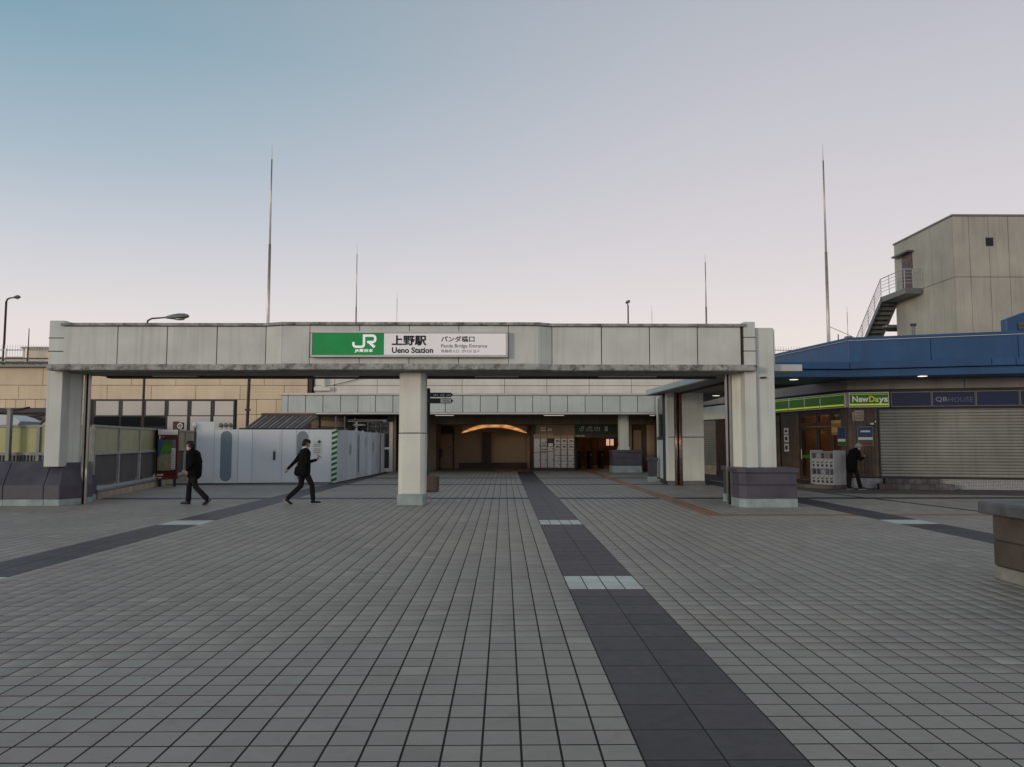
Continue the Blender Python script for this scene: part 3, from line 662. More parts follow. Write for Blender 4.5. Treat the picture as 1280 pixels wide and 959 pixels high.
# back wall of the hall, with the big recess, the ticket gate and a doorway
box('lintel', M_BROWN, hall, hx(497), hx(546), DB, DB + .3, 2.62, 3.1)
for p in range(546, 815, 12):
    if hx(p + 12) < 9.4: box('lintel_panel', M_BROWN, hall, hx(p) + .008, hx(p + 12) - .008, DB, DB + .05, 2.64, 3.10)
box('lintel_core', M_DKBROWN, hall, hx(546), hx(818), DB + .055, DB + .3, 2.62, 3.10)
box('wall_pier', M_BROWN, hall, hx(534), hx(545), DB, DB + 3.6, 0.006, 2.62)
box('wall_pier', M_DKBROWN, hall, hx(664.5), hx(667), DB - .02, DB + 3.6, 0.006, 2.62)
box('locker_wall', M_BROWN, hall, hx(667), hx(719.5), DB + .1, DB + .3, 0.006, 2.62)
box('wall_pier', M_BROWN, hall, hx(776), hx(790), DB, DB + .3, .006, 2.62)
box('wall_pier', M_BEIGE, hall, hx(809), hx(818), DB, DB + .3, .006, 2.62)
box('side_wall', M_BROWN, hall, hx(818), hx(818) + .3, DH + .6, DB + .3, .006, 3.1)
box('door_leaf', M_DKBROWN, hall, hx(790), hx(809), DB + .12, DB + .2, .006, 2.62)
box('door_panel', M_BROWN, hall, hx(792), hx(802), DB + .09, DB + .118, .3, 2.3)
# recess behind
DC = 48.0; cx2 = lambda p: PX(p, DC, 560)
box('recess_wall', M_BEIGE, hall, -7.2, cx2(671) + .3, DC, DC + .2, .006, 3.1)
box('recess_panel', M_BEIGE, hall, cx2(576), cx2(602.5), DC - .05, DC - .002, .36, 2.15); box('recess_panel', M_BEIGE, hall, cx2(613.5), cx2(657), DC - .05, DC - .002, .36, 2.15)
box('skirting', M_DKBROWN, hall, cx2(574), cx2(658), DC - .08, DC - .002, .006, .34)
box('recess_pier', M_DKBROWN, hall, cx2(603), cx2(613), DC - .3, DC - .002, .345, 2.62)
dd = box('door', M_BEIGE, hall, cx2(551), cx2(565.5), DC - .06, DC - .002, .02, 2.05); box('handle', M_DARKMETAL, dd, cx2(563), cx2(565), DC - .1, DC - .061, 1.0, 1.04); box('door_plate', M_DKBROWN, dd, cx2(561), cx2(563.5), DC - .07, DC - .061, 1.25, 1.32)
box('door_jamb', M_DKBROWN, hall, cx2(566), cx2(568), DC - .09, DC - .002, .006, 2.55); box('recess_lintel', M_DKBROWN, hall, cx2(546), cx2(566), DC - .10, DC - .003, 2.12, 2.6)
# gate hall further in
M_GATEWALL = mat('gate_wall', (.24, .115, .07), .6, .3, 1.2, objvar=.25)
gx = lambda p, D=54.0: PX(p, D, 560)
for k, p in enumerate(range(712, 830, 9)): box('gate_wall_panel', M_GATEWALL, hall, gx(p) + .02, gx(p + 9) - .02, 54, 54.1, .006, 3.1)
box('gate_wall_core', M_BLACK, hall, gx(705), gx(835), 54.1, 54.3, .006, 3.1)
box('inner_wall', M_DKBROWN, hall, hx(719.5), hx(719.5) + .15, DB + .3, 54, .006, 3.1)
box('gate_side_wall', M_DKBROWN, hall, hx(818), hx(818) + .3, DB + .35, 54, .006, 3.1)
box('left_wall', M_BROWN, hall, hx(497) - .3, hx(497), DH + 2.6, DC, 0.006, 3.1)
# glazed door at the left end
gd = box('glass_door', M_ALU, hall, hx(445), hx(491), 42.2, 42.28, 2.72, 2.84)
for a, b in ((445, 447), (487, 491.5)): box('door_stile', M_ALU, gd, PX(a, 42.2), PX(b, 42.2), 42.18, 42.3, .02, 2.72)
box('transom', M_ALU, gd, PX(447, 42.2), PX(487, 42.2), 42.2, 42.28, 1.22, 1.34); box('threshold', M_ALU, gd, PX(447, 42.2), PX(487, 42.2), 42.2, 42.28, .02, .2)
box('pane', M_GLASS, gd, PX(447, 42.2), PX(487, 42.2), 42.23, 42.25, .2, 2.72)
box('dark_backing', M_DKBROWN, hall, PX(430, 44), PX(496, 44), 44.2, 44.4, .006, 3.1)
box('jamb_post', M_BROWN, hall, PX(492.5, 42.2), PX(495.5, 42.2), 42.1, 42.5, .006, 3.1)
# linear lamps under the ceiling
M_STRIP = lamp_mat('dim_strip_lamp', (1.0, .88, .70), .55)
for a, b, D in ((543, 568, 41.2), (679, 706, 41.2), (812, 820, 41.2)):
    t = site('ceiling_strip_lamp', {543: 'dim ceiling strip lamp behind the fingerpost', 679: 'dim ceiling strip lamp above the coin lockers', 812: 'dim ceiling strip lamp at the right end of the hall fascia'}[a], 'ceiling lamp', (PX(a, D), D, 3.1), 'strip lamps under the hall fascia')
    box('housing', M_ALU, t, PX(a, D), PX(b, D), D, D + .24, 3.05, 3.099); box('tube', M_STRIP, t, PX(a, D) + .05, PX(b, D) - .05, D + .06, D + .18, 3.03, 3.049)
# hall column on its granite block
hc = site('hall_column', 'white square column flaring onto a purple granite block at the hall front', 'column', (6.4, 41.4, 0))
q = lambda p: PX(p, 41.2, 570)
MB().box(q(766), q(802.5), 41.2, 42.6, 0, .36).build('base_stone', M_TEAL, hc, bev=.008)
box('granite_block', M_PURPLE, hc, q(766) + .01, q(802.5) - .01, 41.21, 42.59, .365, .78, bev=.008); box('granite_block', M_PURPLE, hc, q(766) + .01, q(802.5) - .01, 41.21, 42.59, .785, 1.06, bev=.008)
box('cap_stone', M_PURPLE, hc, q(765.5), q(803), 41.17, 42.62, 1.065, 1.2, bev=.01)
a, b = q(776.2), q(787.6); m_ = (a + b) / 2; w = (b - a) / 2
MB().add([(m_ - w * 1.25, 41.5, 1.2), (m_ + w * 1.25, 41.5, 1.2), (m_ + w * 1.25, 42.3, 1.2), (m_ - w * 1.25, 42.3, 1.2), (m_ - w, 41.55, 1.42), (m_ + w, 41.55, 1.42), (m_ + w, 42.2, 1.42), (m_ - w, 42.2, 1.42),
          (m_ - w, 41.55, 3.1), (m_ + w, 41.55, 3.1), (m_ + w, 42.2, 3.1), (m_ - w, 42.2, 3.1)],
         [(3, 2, 1, 0), (0, 1, 5, 4), (1, 2, 6, 5), (2, 3, 7, 6), (3, 0, 4, 7), (4, 5, 9, 8), (5, 6, 10, 9), (6, 7, 11, 10), (7, 4, 8, 11), (8, 9, 10, 11)]).build('shaft', M_PANEL2, hc, bev=.01)
for z in (2.86, 2.74): box('label_plate', M_DARKMETAL, hc, m_ + w * .55, m_ + w * .85, 41.54, 41.549, z, z + .03)

def glow_mat():
    m = bpy.data.materials.new('orange_glow'); m.use_nodes = True; MATS['orange_glow'] = m; N, L = m.node_tree.nodes, m.node_tree.links; b = N['Principled BSDF']
    g_ = N.new('ShaderNodeNewGeometry'); mp = N.new('ShaderNodeMapping'); mp.inputs['Scale'].default_value = (1.6, 1, 7); L.new(g_.outputs['Position'], mp.inputs[0])
    n = N.new('ShaderNodeTexNoise'); n.inputs['Scale'].default_value = 1.3; n.inputs['Detail'].default_value = 5; L.new(mp.outputs[0], n.inputs['Vector'])
    c = ramp(m.node_tree, n.outputs[0], [(.30, (.34, .12, .035)), (.5, (.72, .30, .09)), (.68, (1.0, .56, .22))])
    L.new(c, b.inputs['Emission Color']); L.new(c, b.inputs['Base Color']); b.inputs['Emission Strength'].default_value = .62; return m
# arched cove lamp
al = site('arched_cove_lamp', 'glowing orange arched lamp over the hall recess', 'lamp', (-.6, 45.2, 2.2))
DA = 45.3; M_GLOW = glow_mat()
ax0, ax1 = PX(577, DA), PX(658.5, DA); n = 28; ay = lambda u: PZ(541.0, DA) + (PZ(530.2, DA) - PZ(541, DA)) * (1 - abs(2 * u - 1) ** 2.3)
vs_, fs_ = [], []
for k in range(n + 1):
    u = k / n; x = ax0 + (ax1 - ax0) * u; z = ay(u); th = .03 + .17 * (1 - abs(2 * u - 1) ** 5)
    vs_ += [(x, DA, z), (x, DA + .05, z - th), (x, DA + .5, z - th + .03), (x, DA + .5, z + .02)]
for k in range(n):
    for j in range(4): fs_.append((4 * k + j, 4 * k + (j + 1) % 4, 4 * k + 4 + (j + 1) % 4, 4 * k + 4 + j))
fs_ += [(3, 2, 1, 0), (4 * n, 4 * n + 1, 4 * n + 2, 4 * n + 3)]
MB().add(vs_, fs_).build('cove', M_GLOW, al, smooth=None)
box('ceiling_bar', M_DKBROWN, al, PX(593, DA), PX(641, DA), DA + .15, DA + .6, PZ(540.5, DA), PZ(535.5, DA))
MB().prof_y([(ax0, ay(0) + .5), (ax0, ay(0) + .06)] + [(ax0 + (ax1 - ax0) * k / 12, ay(k / 12) + .05) for k in range(1, 12)] + [(ax1, ay(1) + .06), (ax1, ay(1) + .5)], DA + .06, DA + .45).build('bulkhead', M_BROWN, al)

# coin lockers
lk = site('coin_lockers', 'bank of grey coin lockers in six columns beside the ticket gate', 'lockers', (2.8, 44.3, 0))
DL = 44.25; lx = lambda p: PX(p, DL, 565); lz = lambda y: PZ(y, DL)
box('carcass', M_JOINT, lk, lx(667), lx(718.2), DL + .03, DL + .42, .12, lz(548))
box('base', M_DKBROWN, lk, lx(667), lx(718.2), DL + .02, DL + .42, .006, .12)
for k in range(6): box('header', M_BEIGE, lk, lx(667 + 8.53 * k) + .01, lx(667 + 8.53 * (k + 1)) - .01, DL + .01, DL + .4, lz(548), lz([543, 543, 543, 544.5, 544, 544.5][k]))
rows = [[585, 566, 548], [585, 566, 558, 548], [585, 564.5, 558, 554, 548], [585, 576.5, 569.5, 562.5, 555.5, 548], [585, 576.5, 569.5, 562.5, 555.5, 548], [585, 576.5, 569.5, 562.5, 555.5, 548]]
for k, rr in enumerate(rows):
    xa, xb = lx(667 + 8.53 * k) + .022, lx(667 + 8.53 * (k + 1)) - .022
    for q0, q1 in zip(rr, rr[1:]):
        za, zb = lz(q0) + .012, lz(q1) - .012
        if k == 2 and q0 < 564: 
            s_ = box('screen' if q1 > 550 else 'poster_panel', M_PAPER if q1 > 550 else M_DARKMETAL, lk, xa + .04, xb - .04, DL + .012, DL + .03, za, zb); continue
        d = box('locker_door', M_LOCKER, lk, xa, xb, DL, DL + .03, za, zb, bev=.005)
        box('lock', M_BLACK, d, xb - .07, xb - .03, DL - .015, DL - .001, (za + zb) / 2 - .035, (za + zb) / 2 + .035)
        if k in (3, 4, 5) and q1 < 562: box('sticker', M_DKBROWN, d, xa + .08, xb - .10, DL - .006, DL - .001, (za + zb) / 2 - .02, (za + zb) / 2 + .06)
        if k == 1 and 556 < q0 < 570: 
            for zz in (.03, .15): box('sticker', M_DARKMETAL, d, xa + .03, xb - .05, DL - .006, DL - .001, za + zz, za + zz + .035)
for a, b, y0, y1 in ((676, 682.2, 538.8, 534.2), (685, 690, 538.6, 535.8)):
    t = site('wall_plate', 'larger cream plate on the wall above the coin lockers' if a == 676 else 'smaller white plate on the wall above the coin lockers', 'plate', (PX(a, DB), DB, 2.3))
    box('plate_body', M_PAPER, t, PX(a, DB - .03), PX(b, DB - .03), DB + .04, DB + .09, PZ(y0, DB), PZ(y1, DB)); box('plate_face', M_BEIGE, t, PX(a + .6, DB - .03), PX(b - .6, DB - .03), DB + .03, DB + .039, PZ(y0 - 1, DB), PZ(y1 + .8, DB))

# ticket gate sign and machines
gs = site('gate_sign', 'dark green ticket gate sign with the railway mark over the gate opening', 'sign', (5, 44.4, 2.2))
DG = 44.4; ux = lambda p: PX(p, DG, 540); uz = lambda y: PZ(y, DG)
M_GATEG = mat('gate_sign_green', (.018, .042, .016), .5, .05, objvar=0); M_DIMW = mat('dim_white', (.42, .42, .38), .6, .05, objvar=0)
box('board', M_GATEG, gs, ux(718.5), ux(776), DG, DG + .1, uz(543.2), uz(530.6)); box('strip', M_DKBROWN, gs, ux(718.5), ux(776), DG, DG + .08, uz(547.2), uz(543.3))
jr_logo(M_DIMW, gs, ux(724), ux(730.2), DG - .005, uz(537), uz(533))
text('上野駅', M_DIMW, gs, ux(732.5), ux(740.5), DG - .005, uz(537), uz(533)); [box('worn_character', M_DIMW, gs, ux(a_), ux(a_ + 1.5), DG - .006, DG - .001, uz(b_), uz(b_ - 1.2)) for a_, b_ in ((743, 536.8), (743.4, 534.8), (745.6, 536.6), (746, 534.6), (748.2, 536.9), (748.6, 535))]
[box('small_print', M_DIMW, gs, ux(a_), ux(b_), DG - .006, DG - .001, uz(538.8), uz(538.2)) for a_, b_ in ((725, 729), (732.5, 735.4), (736.2, 742), (744, 747), (747.8, 750))]
for y0, y1 in ((535.8, 533.2), (538.8, 536.4)): box('pictogram', M_DIMW, gs, ux(756), ux(759.8), DG - .006, DG - .001, uz(y0), uz(y1))
[box('small_print', M_DIMW, gs, ux(a_), ux(a_ + 1.5), DG - .006, DG - .001, uz(545.8), uz(544)) for a_ in (718.8, 720.9, 722.8, 725, 727.2, 729)]
for k in range(4):
    p = 722 + 14.2 * k; D = 47.6
    t = site('ticket_gate', ['leftmost dark ticket gate machine under the gate sign', 'second dark ticket gate machine from the coin lockers', 'third dark ticket gate machine from the coin lockers', 'rightmost dark ticket gate machine, partly behind the hall column'][k], 'ticket gate', (PX(p, D), D, 0), 'ticket gate machines')
    MB().prof_x([(D, .006), (D, .95), (D + .12, 1.08), (D + 1.5, 1.08), (D + 1.62, .95), (D + 1.62, .006)], PX(p, D), PX(p + 4.2, D)).build('body', M_DKBROWN, t, bev=.02)
    box('reader', M_GREYMETAL, t, PX(p + .6, D), PX(p + 3.6, D), D + .2, D + .55, 1.081, 1.12); box('indicator', M_DIMW, t, PX(p + 1, D), PX(p + 3, D), D - .02, D - .001, .8, .9)
gl = site('hanging_gate_lamp', 'row of pale vertical light tubes glowing inside the ticket gate', 'lamp', (7, 53, 1.5))
for p in (758.3, 760.3, 763.5, 765.8): MB().tube([(PX(p, 53), 53, PZ(557, 53)), (PX(p, 53), 53, PZ(549, 53))], .045, 6).build('light_tube', lamp_mat('pink_tube', (1.0, .62, .48), .55), gl)
cl = site('added_gate_light', 'added unseen warm light panel inside the ticket gate area', 'ceiling lamp', (6, 51, 3.08))
box('housing', M_ALU, cl, 5.0, 8.4, 50.6, 51.6, 3.06, 3.099); box('diffuser', lamp_mat('added_warm_panel', (1.0, .55, .28), 1.5), cl, 5.1, 8.3, 50.7, 51.5, 3.04, 3.059)  # added panel out of sight behind the lintel, brightens the dark gate area
for k, (xa, xb, lab) in enumerate(((-2.6, -1.2, 'added unseen warm light panel left of the recess pier'), (-.2, 1.3, 'added unseen warm light panel right of the recess pier'))):
    cl = site('added_recess_light', lab, 'ceiling lamp', (xa, 46.6, 3.05), 'added light panels in the hall recess')
    box('housing', M_ALU, cl, xa, xb, 46.3, 46.8, 3.06, 3.099); box('diffuser', lamp_mat('added_recess_panel', (1.0, .68, .36), .62), cl, xa + .05, xb - .05, 46.35, 46.75, 3.04, 3.059)  # unseen panels put in to lift the dim recess
# folded trolley by the recess door
tr = site('folded_trolley', 'dark folded trolley standing by the beige door left of the recess', 'trolley', (PX(548, 46.5), 46.5, 0))
tx = lambda p: PX(p, 46.4)
for p in (544.6, 550): MB().tube([(tx(p), 46.4, .02), (tx(p), 46.4, 1.05)], .022, 6).build('upright', M_DARKMETAL, tr)
box('basket', M_DKBROWN, tr, tx(544), tx(553), 46.2, 46.6, .72, 1.18, bev=.03); box('base_plate', M_DARKMETAL, tr, tx(544), tx(553), 46.1, 46.7, .02, .07, bev=.01); MB().tube([(tx(544.6), 46.4, 1.18), (tx(544.6), 46.35, 1.30), (tx(551), 46.35, 1.30), (tx(551), 46.4, 1.18)], .02, 6).build('handle', M_DARKMETAL, tr)

# ================================================================== SIDE CANOPY AND ITS COLUMN CLUSTER (right, behind the portal)
cn = site('side_canopy', 'covered walkway canopy running back from the right pillar to the hall', 'canopy', (7.5, 30, 0))
cpoly = [(6.06, 21.62), (7.4, 21.62), (8.6, 26.4), (9.0, 30.0), (9.75, 41.6), (7.95, 41.6), (7.95, 30.3), (5.66, 30.2)]
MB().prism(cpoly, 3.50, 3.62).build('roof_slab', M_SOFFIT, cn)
T = frame_T((5.66, 30.2), (6.06, 21.62)); box('edge_lip', M_PANEL2, cn, 0, 8.589, -.10, .02, 3.46, 3.66, T, bev=.01)
T = frame_T((5.66, 30.2), (7.95, 30.3)); box('edge_lip', M_SOFFIT, cn, .02, 2.29, -.0, .1, 3.46, 3.499, T)
MB().prism([(6.9, 22.0), (7.0, 22.0), (6.75, 30.0), (6.62, 30.0)], 3.44, 3.498).build('soffit_joint', M_DKBROWN, cn)
M_DOWN = lamp_mat('downlight', (1.0, .92, .82), 1.1)
for (p, D) in ((895.5, 30.6),):
    d = MB().tube([(PX(p, D), D, 3.47), (PX(p, D), D, 3.499)], .16, 12).build('downlight', M_ALU, cn); MB().tube([(PX(p, D), D, 3.462), (PX(p, D), D, 3.469)], .14, 12).build('diffuser', M_DOWN, d)
kx = lambda p, D=29.2: PX(p, D, 550)
for z0, z1 in ((.17, 1.80), (1.83, 3.499)): box('column_panel', M_CREAMCOL, cn, kx(853), kx(880), 29.2, 29.26, z0, z1, bev=.008)
box('column_core', M_JOINT, cn, kx(834.5), kx(879.7), 29.261, 30.1, .0, 3.499); box('skirting', M_GREYMETAL, cn, kx(853), kx(880) + .01, 29.19, 29.27, 0, .165)
for z0, z1 in ((.17, 1.80), (1.83, 3.499)): box('column_panel', M_CREAMCOL, cn, kx(834), kx(843.2), 29.2, 29.26, z0, z1, bev=.008)
box('skirting', M_GREYMETAL, cn, kx(834), kx(843.2), 29.19, 29.27, 0, .165)
for a in (843.6, 848.6): MB().tube([(kx(a + 1.9), 29.22, 0), (kx(a + 1.9), 29.22, 3.499)], .058, 10).build('guide_rail', M_COPPER, cn, smooth=True)
T = frame_T((6.47, 32.6), (6.17, 29.2)); Ls = 3.41
box('side_core', M_GREYMETAL, cn, 0, Ls - .02, .06, .2, 0, 3.499, T); box('side_skirting', M_DKBROWN, cn, 0, Ls, -.01, .06, 0, .16, T)
box('side_window', M_GLASS, cn, .25, Ls - .35, .02, .058, 1.86, 3.45, T); box('side_board', M_PANEL2, cn, .25, Ls - .35, .0, .058, .17, 1.72, T, bev=.006); box('side_sill', M_DARKMETAL, cn, .2, Ls - .3, -.03, .058, 1.73, 1.84, T)
for a, b in ((0, .24), (Ls - .34, Ls - .02)): box('side_post', M_CREAMCOL, cn, a, b, -.02, .058, .17, 3.499, T, bev=.006)
pp = site('granite_post', 'short purple granite post with a lid beside the canopy column', 'post', (6.1, 31.9, 0))
box('base_stone', M_TEAL, pp, 5.93, 6.27, 31.7, 32.05, 0, .22, bev=.01); box('shaft', M_PURPLE, pp, 5.94, 6.26, 31.71, 32.04, .222, .86, bev=.008); box('cap_stone', M_PURPLE, pp, 5.88, 6.30, 31.66, 32.09, .862, 1.0, bev=.012)
rk = MB().ball((6.28, 31.45, .07), (.11, .10, .09), 8, 5).build('round_stone', M_STONEP); tag(rk, 'small rounded stone at the foot of the granite post', 'stone')

# ================================================================== LEFT SIDE: NOISE BARRIER, MAP BOARD, HOARDING
M_RAILG = mat('weathered_rail', (.40, .41, .39), .6, .15, 4, streak=.3)
FA, FB = (-11.75, 22.25), (-14.27, 36.0)
def barrier(label, a, b, n, yellow, loc):
    t = site('noise_barrier', label, 'fence', (loc[0], loc[1], 0)); T = frame_T(a, b) ; Ln = math.hypot(b[0] - a[0], b[1] - a[1]); st = Ln / n
    box('top_rail', M_RAILG, t, 0, Ln, -.05, .05, 2.06, 2.13, T, bev=.006); box('middle_rail', M_RAILG, t, 0, Ln, -.07, .07, 1.26, 1.34, T, bev=.006)
    for k in range(n + 1): box('post', M_RAILG, t, k * st - .05, k * st + .05, -.065, .065, .34, 2.06, T, bev=.006)
    for k in range(n):
        box('translucent_panel', yellow if k % 2 == 0 or yellow is M_YELLOWP else M_PALEYP, t, k * st + .06, (k + 1) * st - .06, -.01, .01, 1.345, 2.055, T)
        c = MB(); x = k * st + .07; pts = []
        while x < (k + 1) * st - .07: pts += [(x, -.0), (x + .035, -.0), (x + .05, -.035), (x + .085, -.035), (x + .10, 0)]; x += .10
        pv = [(px_, py_, .42) for px_, py_ in pts] + [(px_, py_, 1.255) for px_, py_ in pts]; m = len(pts)
        c.add(pv, [(i, i + 1, m + i + 1, m + i) for i in range(m - 1)]); c.build('corrugated_panel', M_CORR, t, T)
    return t, T, Ln
# the walkway side: local x runs from far to near so that the outside is beyond
nb, T, Ln = barrier('pale yellow noise barrier running back behind the map board', FB, FA, 6, M_PALEYP, FA)
for k in range(6): 
    a, b = k * Ln / 6, (k + 1) * Ln / 6
    box('kerb_stone', M_CREAMSTONE, nb, a + .004, b - .004, -.40, .2, 0, .19, T, bev=.01); box('kerb_cap', M_GREYMETAL, nb, a + .004, b - .004, -.46, .2, .192, .265, T, bev=.01)
nb2, T2, Ln2 = barrier('weathered yellow noise barrier behind the sloping plinth at left', (-19.2, 22.45), (-11.95, 22.45), 5, M_YELLOWP, (-15, 22.45))
box('base_wall', M_CREAMSTONE, nb2, 0, Ln2, -.1, .1, 0, .34, T2)
po = site('barrier_pole', 'grey capped pole standing in front of the yellow barrier at left', 'pole', (PX(13, 22.2), 22.2, 0))
box('shaft', M_GREYMETAL, po, PX(10.5, 22.2), PX(15.5, 22.2), 22.12, 22.24, 1.1, PZ(511.5, 22.2), bev=.006); box('cap', M_GREYMETAL, po, PX(8.5, 22.2), PX(17.5, 22.2), 22.08, 22.28, PZ(511.5, 22.2), PZ(510.3, 22.2))
# brown platform roof beyond the barrier
pf = site('platform_roof', 'brown sloping platform roof beyond the yellow barrier', 'roof', (-20, 36, 0))
MB().add([(-34, 33, 2.35), (-19.8, 33, 2.35), (-23.5, 41, 3.42), (-34, 41, 3.42), (-34, 33, 2.2), (-19.8, 33, 2.2), (-23.5, 41, 3.27), (-34, 41, 3.27)], [(0, 1, 2, 3), (7, 6, 5, 4), (0, 4, 5, 1), (1, 5, 6, 2), (2, 6, 7, 3), (3, 7, 4, 0)]).build('roof_sheet', M_PLATROOF, pf)
for k in range(5):
    x = -31 + 2.4 * k; MB().tube([(x, 33.05, 2.39), (x - 1.2, 40.9, 3.45)], .05, 5).build('roof_rib', M_DKBROWN, pf)
for z, y in ((2.62, 35), (2.97, 37.6)): MB().tube([(-33.5, y, z + .05), (-19.9 - (y - 33) * .46, y, z + .05)], .05, 5).build('purlin', M_DKBROWN, pf)
box('support', M_GREYMETAL, pf, -28, -27.8, 36, 36.2, -.3, 2.6); box('support', M_GREYMETAL, pf, -22.4, -22.2, 36, 36.2, -.3, 2.6)
us = site('pale_awning', 'pale blue-grey curved awning edge behind the barrier at far left', 'awning', (-17, 27, 0))
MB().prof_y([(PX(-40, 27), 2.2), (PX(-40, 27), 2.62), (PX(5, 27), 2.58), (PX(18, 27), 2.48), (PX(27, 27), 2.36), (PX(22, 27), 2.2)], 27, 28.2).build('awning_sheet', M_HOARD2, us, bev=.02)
box('support', M_GREYMETAL, us, PX(0, 27), PX(3, 27), 27.4, 27.6, -.3, 2.2)

# map board
mbx, mby = (-12.62, 27.2), (-12.35, 26.2)
DMp = 28.6; bx0, bx1 = PX(197, DMp, 570), PX(221.5, DMp, 570)
mp_ = site('map_board', 'maroon information board with a colourful city map by the barrier', 'map board', ((bx0 + bx1) / 2, DMp, .36))
qz = lambda y: PZ(y, DMp); qx = lambda p: PX(p, DMp, 570)
MB().prism([(bx0, DMp), (bx1, DMp), (bx1, DMp + .12), (bx0 - .22, DMp + .55), (bx0 - .30, DMp + .50)], .268, qz(537)).build('cabinet', M_MAROON, mp_)
box('foot', M_DARKMETAL, mp_, bx0 + .05, bx0 + .13, DMp + .02, DMp + .1, 0, .27); box('foot', M_DARKMETAL, mp_, bx1 - .13, bx1 - .05, DMp + .02, DMp + .1, 0, .27); box('header', M_PAPER, mp_, bx0, bx1, DMp - .012, DMp - .001, qz(543.6), qz(537.4))
def map_mat():
    m = bpy.data.materials.new('city_map'); m.use_nodes = True; N, L = m.node_tree.nodes, m.node_tree.links; b = N['Principled BSDF']
    tcn = N.new('ShaderNodeTexCoord'); sp = N.new('ShaderNodeSeparateXYZ'); L.new(tcn.outputs['Generated'], sp.inputs[0])
    vo = N.new('ShaderNodeTexVoronoi'); vo.inputs['Scale'].default_value = 11; L.new(tcn.outputs['Generated'], vo.inputs['Vector'])
    n = N.new('ShaderNodeTexNoise'); n.inputs['Scale'].default_value = 5; L.new(tcn.outputs['Generated'], n.inputs['Vector'])
    ad = N.new('ShaderNodeMath'); ad.operation = 'MULTIPLY_ADD'; ad.inputs[1].default_value = .22; L.new(n.outputs[0], ad.inputs[0]); L.new(sp.outputs['Z'], ad.inputs[2])
    land = ramp(m.node_tree, ad.outputs[0], [(.50, (.42, .38, .24)), (.62, (.40, .40, .28)), (.70, (.10, .30, .03)), (.85, (.16, .36, .05)), (1.0, (.07, .22, .03))])
    k = N.new('ShaderNodeMix'); k.data_type = 'RGBA'; k.blend_type = 'MULTIPLY'; k.inputs[0].default_value = .45; L.new(land, k.inputs[6]); L.new(vo.outputs['Color'], k.inputs[7])
    # lake in the upper left corner
    lm = N.new('ShaderNodeMath'); lm.operation = 'SUBTRACT'; ad2 = N.new('ShaderNodeMath'); ad2.operation = 'MULTIPLY_ADD'; ad2.inputs[1].default_value = .7; ad2.inputs[2].default_value = -.32; L.new(n.outputs[0], ad2.inputs[0]); ad3 = N.new('ShaderNodeMath'); L.new(ad2.outputs[0], ad3.inputs[0]); L.new(sp.outputs['Z'], ad3.inputs[1]); L.new(ad3.outputs[0], lm.inputs[0]); L.new(sp.outputs['X'], lm.inputs[1])
    an = N.new('ShaderNodeMath'); an.operation = 'GREATER_THAN'; an.inputs[1].default_value = .45; L.new(lm.outputs[0], an.inputs[0])
    k2 = N.new('ShaderNodeMix'); k2.data_type = 'RGBA'; L.new(an.outputs[0], k2.inputs[0]); L.new(k.outputs[2], k2.inputs[6]); k2.inputs[7].default_value = (.03, .12, .24, 1)
    L.new(k2.outputs[2], b.inputs['Base Color']); b.inputs['Roughness'].default_value = .4; return m
box('map_sheet', map_mat(), mp_, qx(197.2), qx(213.8), DMp - .012, DMp - .001, qz(588), qz(549.8)); box('legend', M_PAPER, mp_, qx(214.3), qx(219.3), DMp - .012, DMp - .001, qz(587), qz(560)); box('legend', M_GREYMETAL, mp_, qx(214.3), qx(219.3), DMp - .012, DMp - .001, qz(559.5), qz(549.8))
for k in range(9): box('legend_line', M_GREYMETAL, mp_, qx(215), qx(217.8), DMp - .016, DMp - .0125, qz(586 - 2.7 * k), qz(585.2 - 2.7 * k))
[box('caption', M_WHITE_P, mp_, qx(a_), qx(b_), DMp - .006, DMp - .001, qz(594.5), qz(c_)) for a_, b_, c_ in ((197.3, 198.1, 591.6), (198.8, 200.4, 592.6), (200.9, 202.6, 592.4), (203.1, 204.6, 592.0))]; box('caption', M_WHITE_P, mp_, qx(198), qx(203), DMp - .006, DMp - .001, qz(597.4), qz(596.8)); box('header_mark', M_WHITE_P, mp_, qx(198.3), qx(199.8), DMp - .006, DMp - .001, qz(549), qz(544.8)); box('caption', M_GREYMETAL, mp_, qx(201), qx(205.5), DMp - .006, DMp - .001, qz(547), qz(545.4))
# information pictogram board above the barrier
ib = site('information_sign', 'dark square sign with a white ringed i above the map board', 'sign', (-13.2, 29.5, 0))
DI = 29.8; ix = lambda p: PX(p, DI, 532); iz = lambda y: PZ(y, DI)
box('panel', M_MAROON, ib, ix(216), ix(222.5), DI, DI + .1, iz(538.5), iz(527)); box('panel', M_DKBROWN, ib, ix(221.5), ix(230.5), DI - .08, DI - .005, iz(537), iz(528.3), bev=.008)
ring = MB(); cxi, czi, n = (ix(222) + ix(230)) / 2, iz(532.6), 20
for k in range(n):
    t0 = 2 * math.pi * k / n; ring.v += [(cxi + .105 * math.cos(t0), DI - .084, czi + .105 * math.sin(t0)), (cxi + .07 * math.cos(t0), DI - .084, czi + .07 * math.sin(t0))]
for k in range(n): ring.f.append((2 * k, 2 * k + 1, 2 * ((k + 1) % n) + 1, 2 * ((k + 1) % n)))
ring.build('ring', M_WHITE_P, ib); text('i', M_WHITE_P, ib, cxi - .016, cxi + .016, DI - .085, czi - .05, czi + .05, bold=.03)
MB().tube([(ix(219.5), DI + .05, 0), (ix(219.5), DI + .05, iz(538))], .035, 8).build('post', M_DARKMETAL, ib)

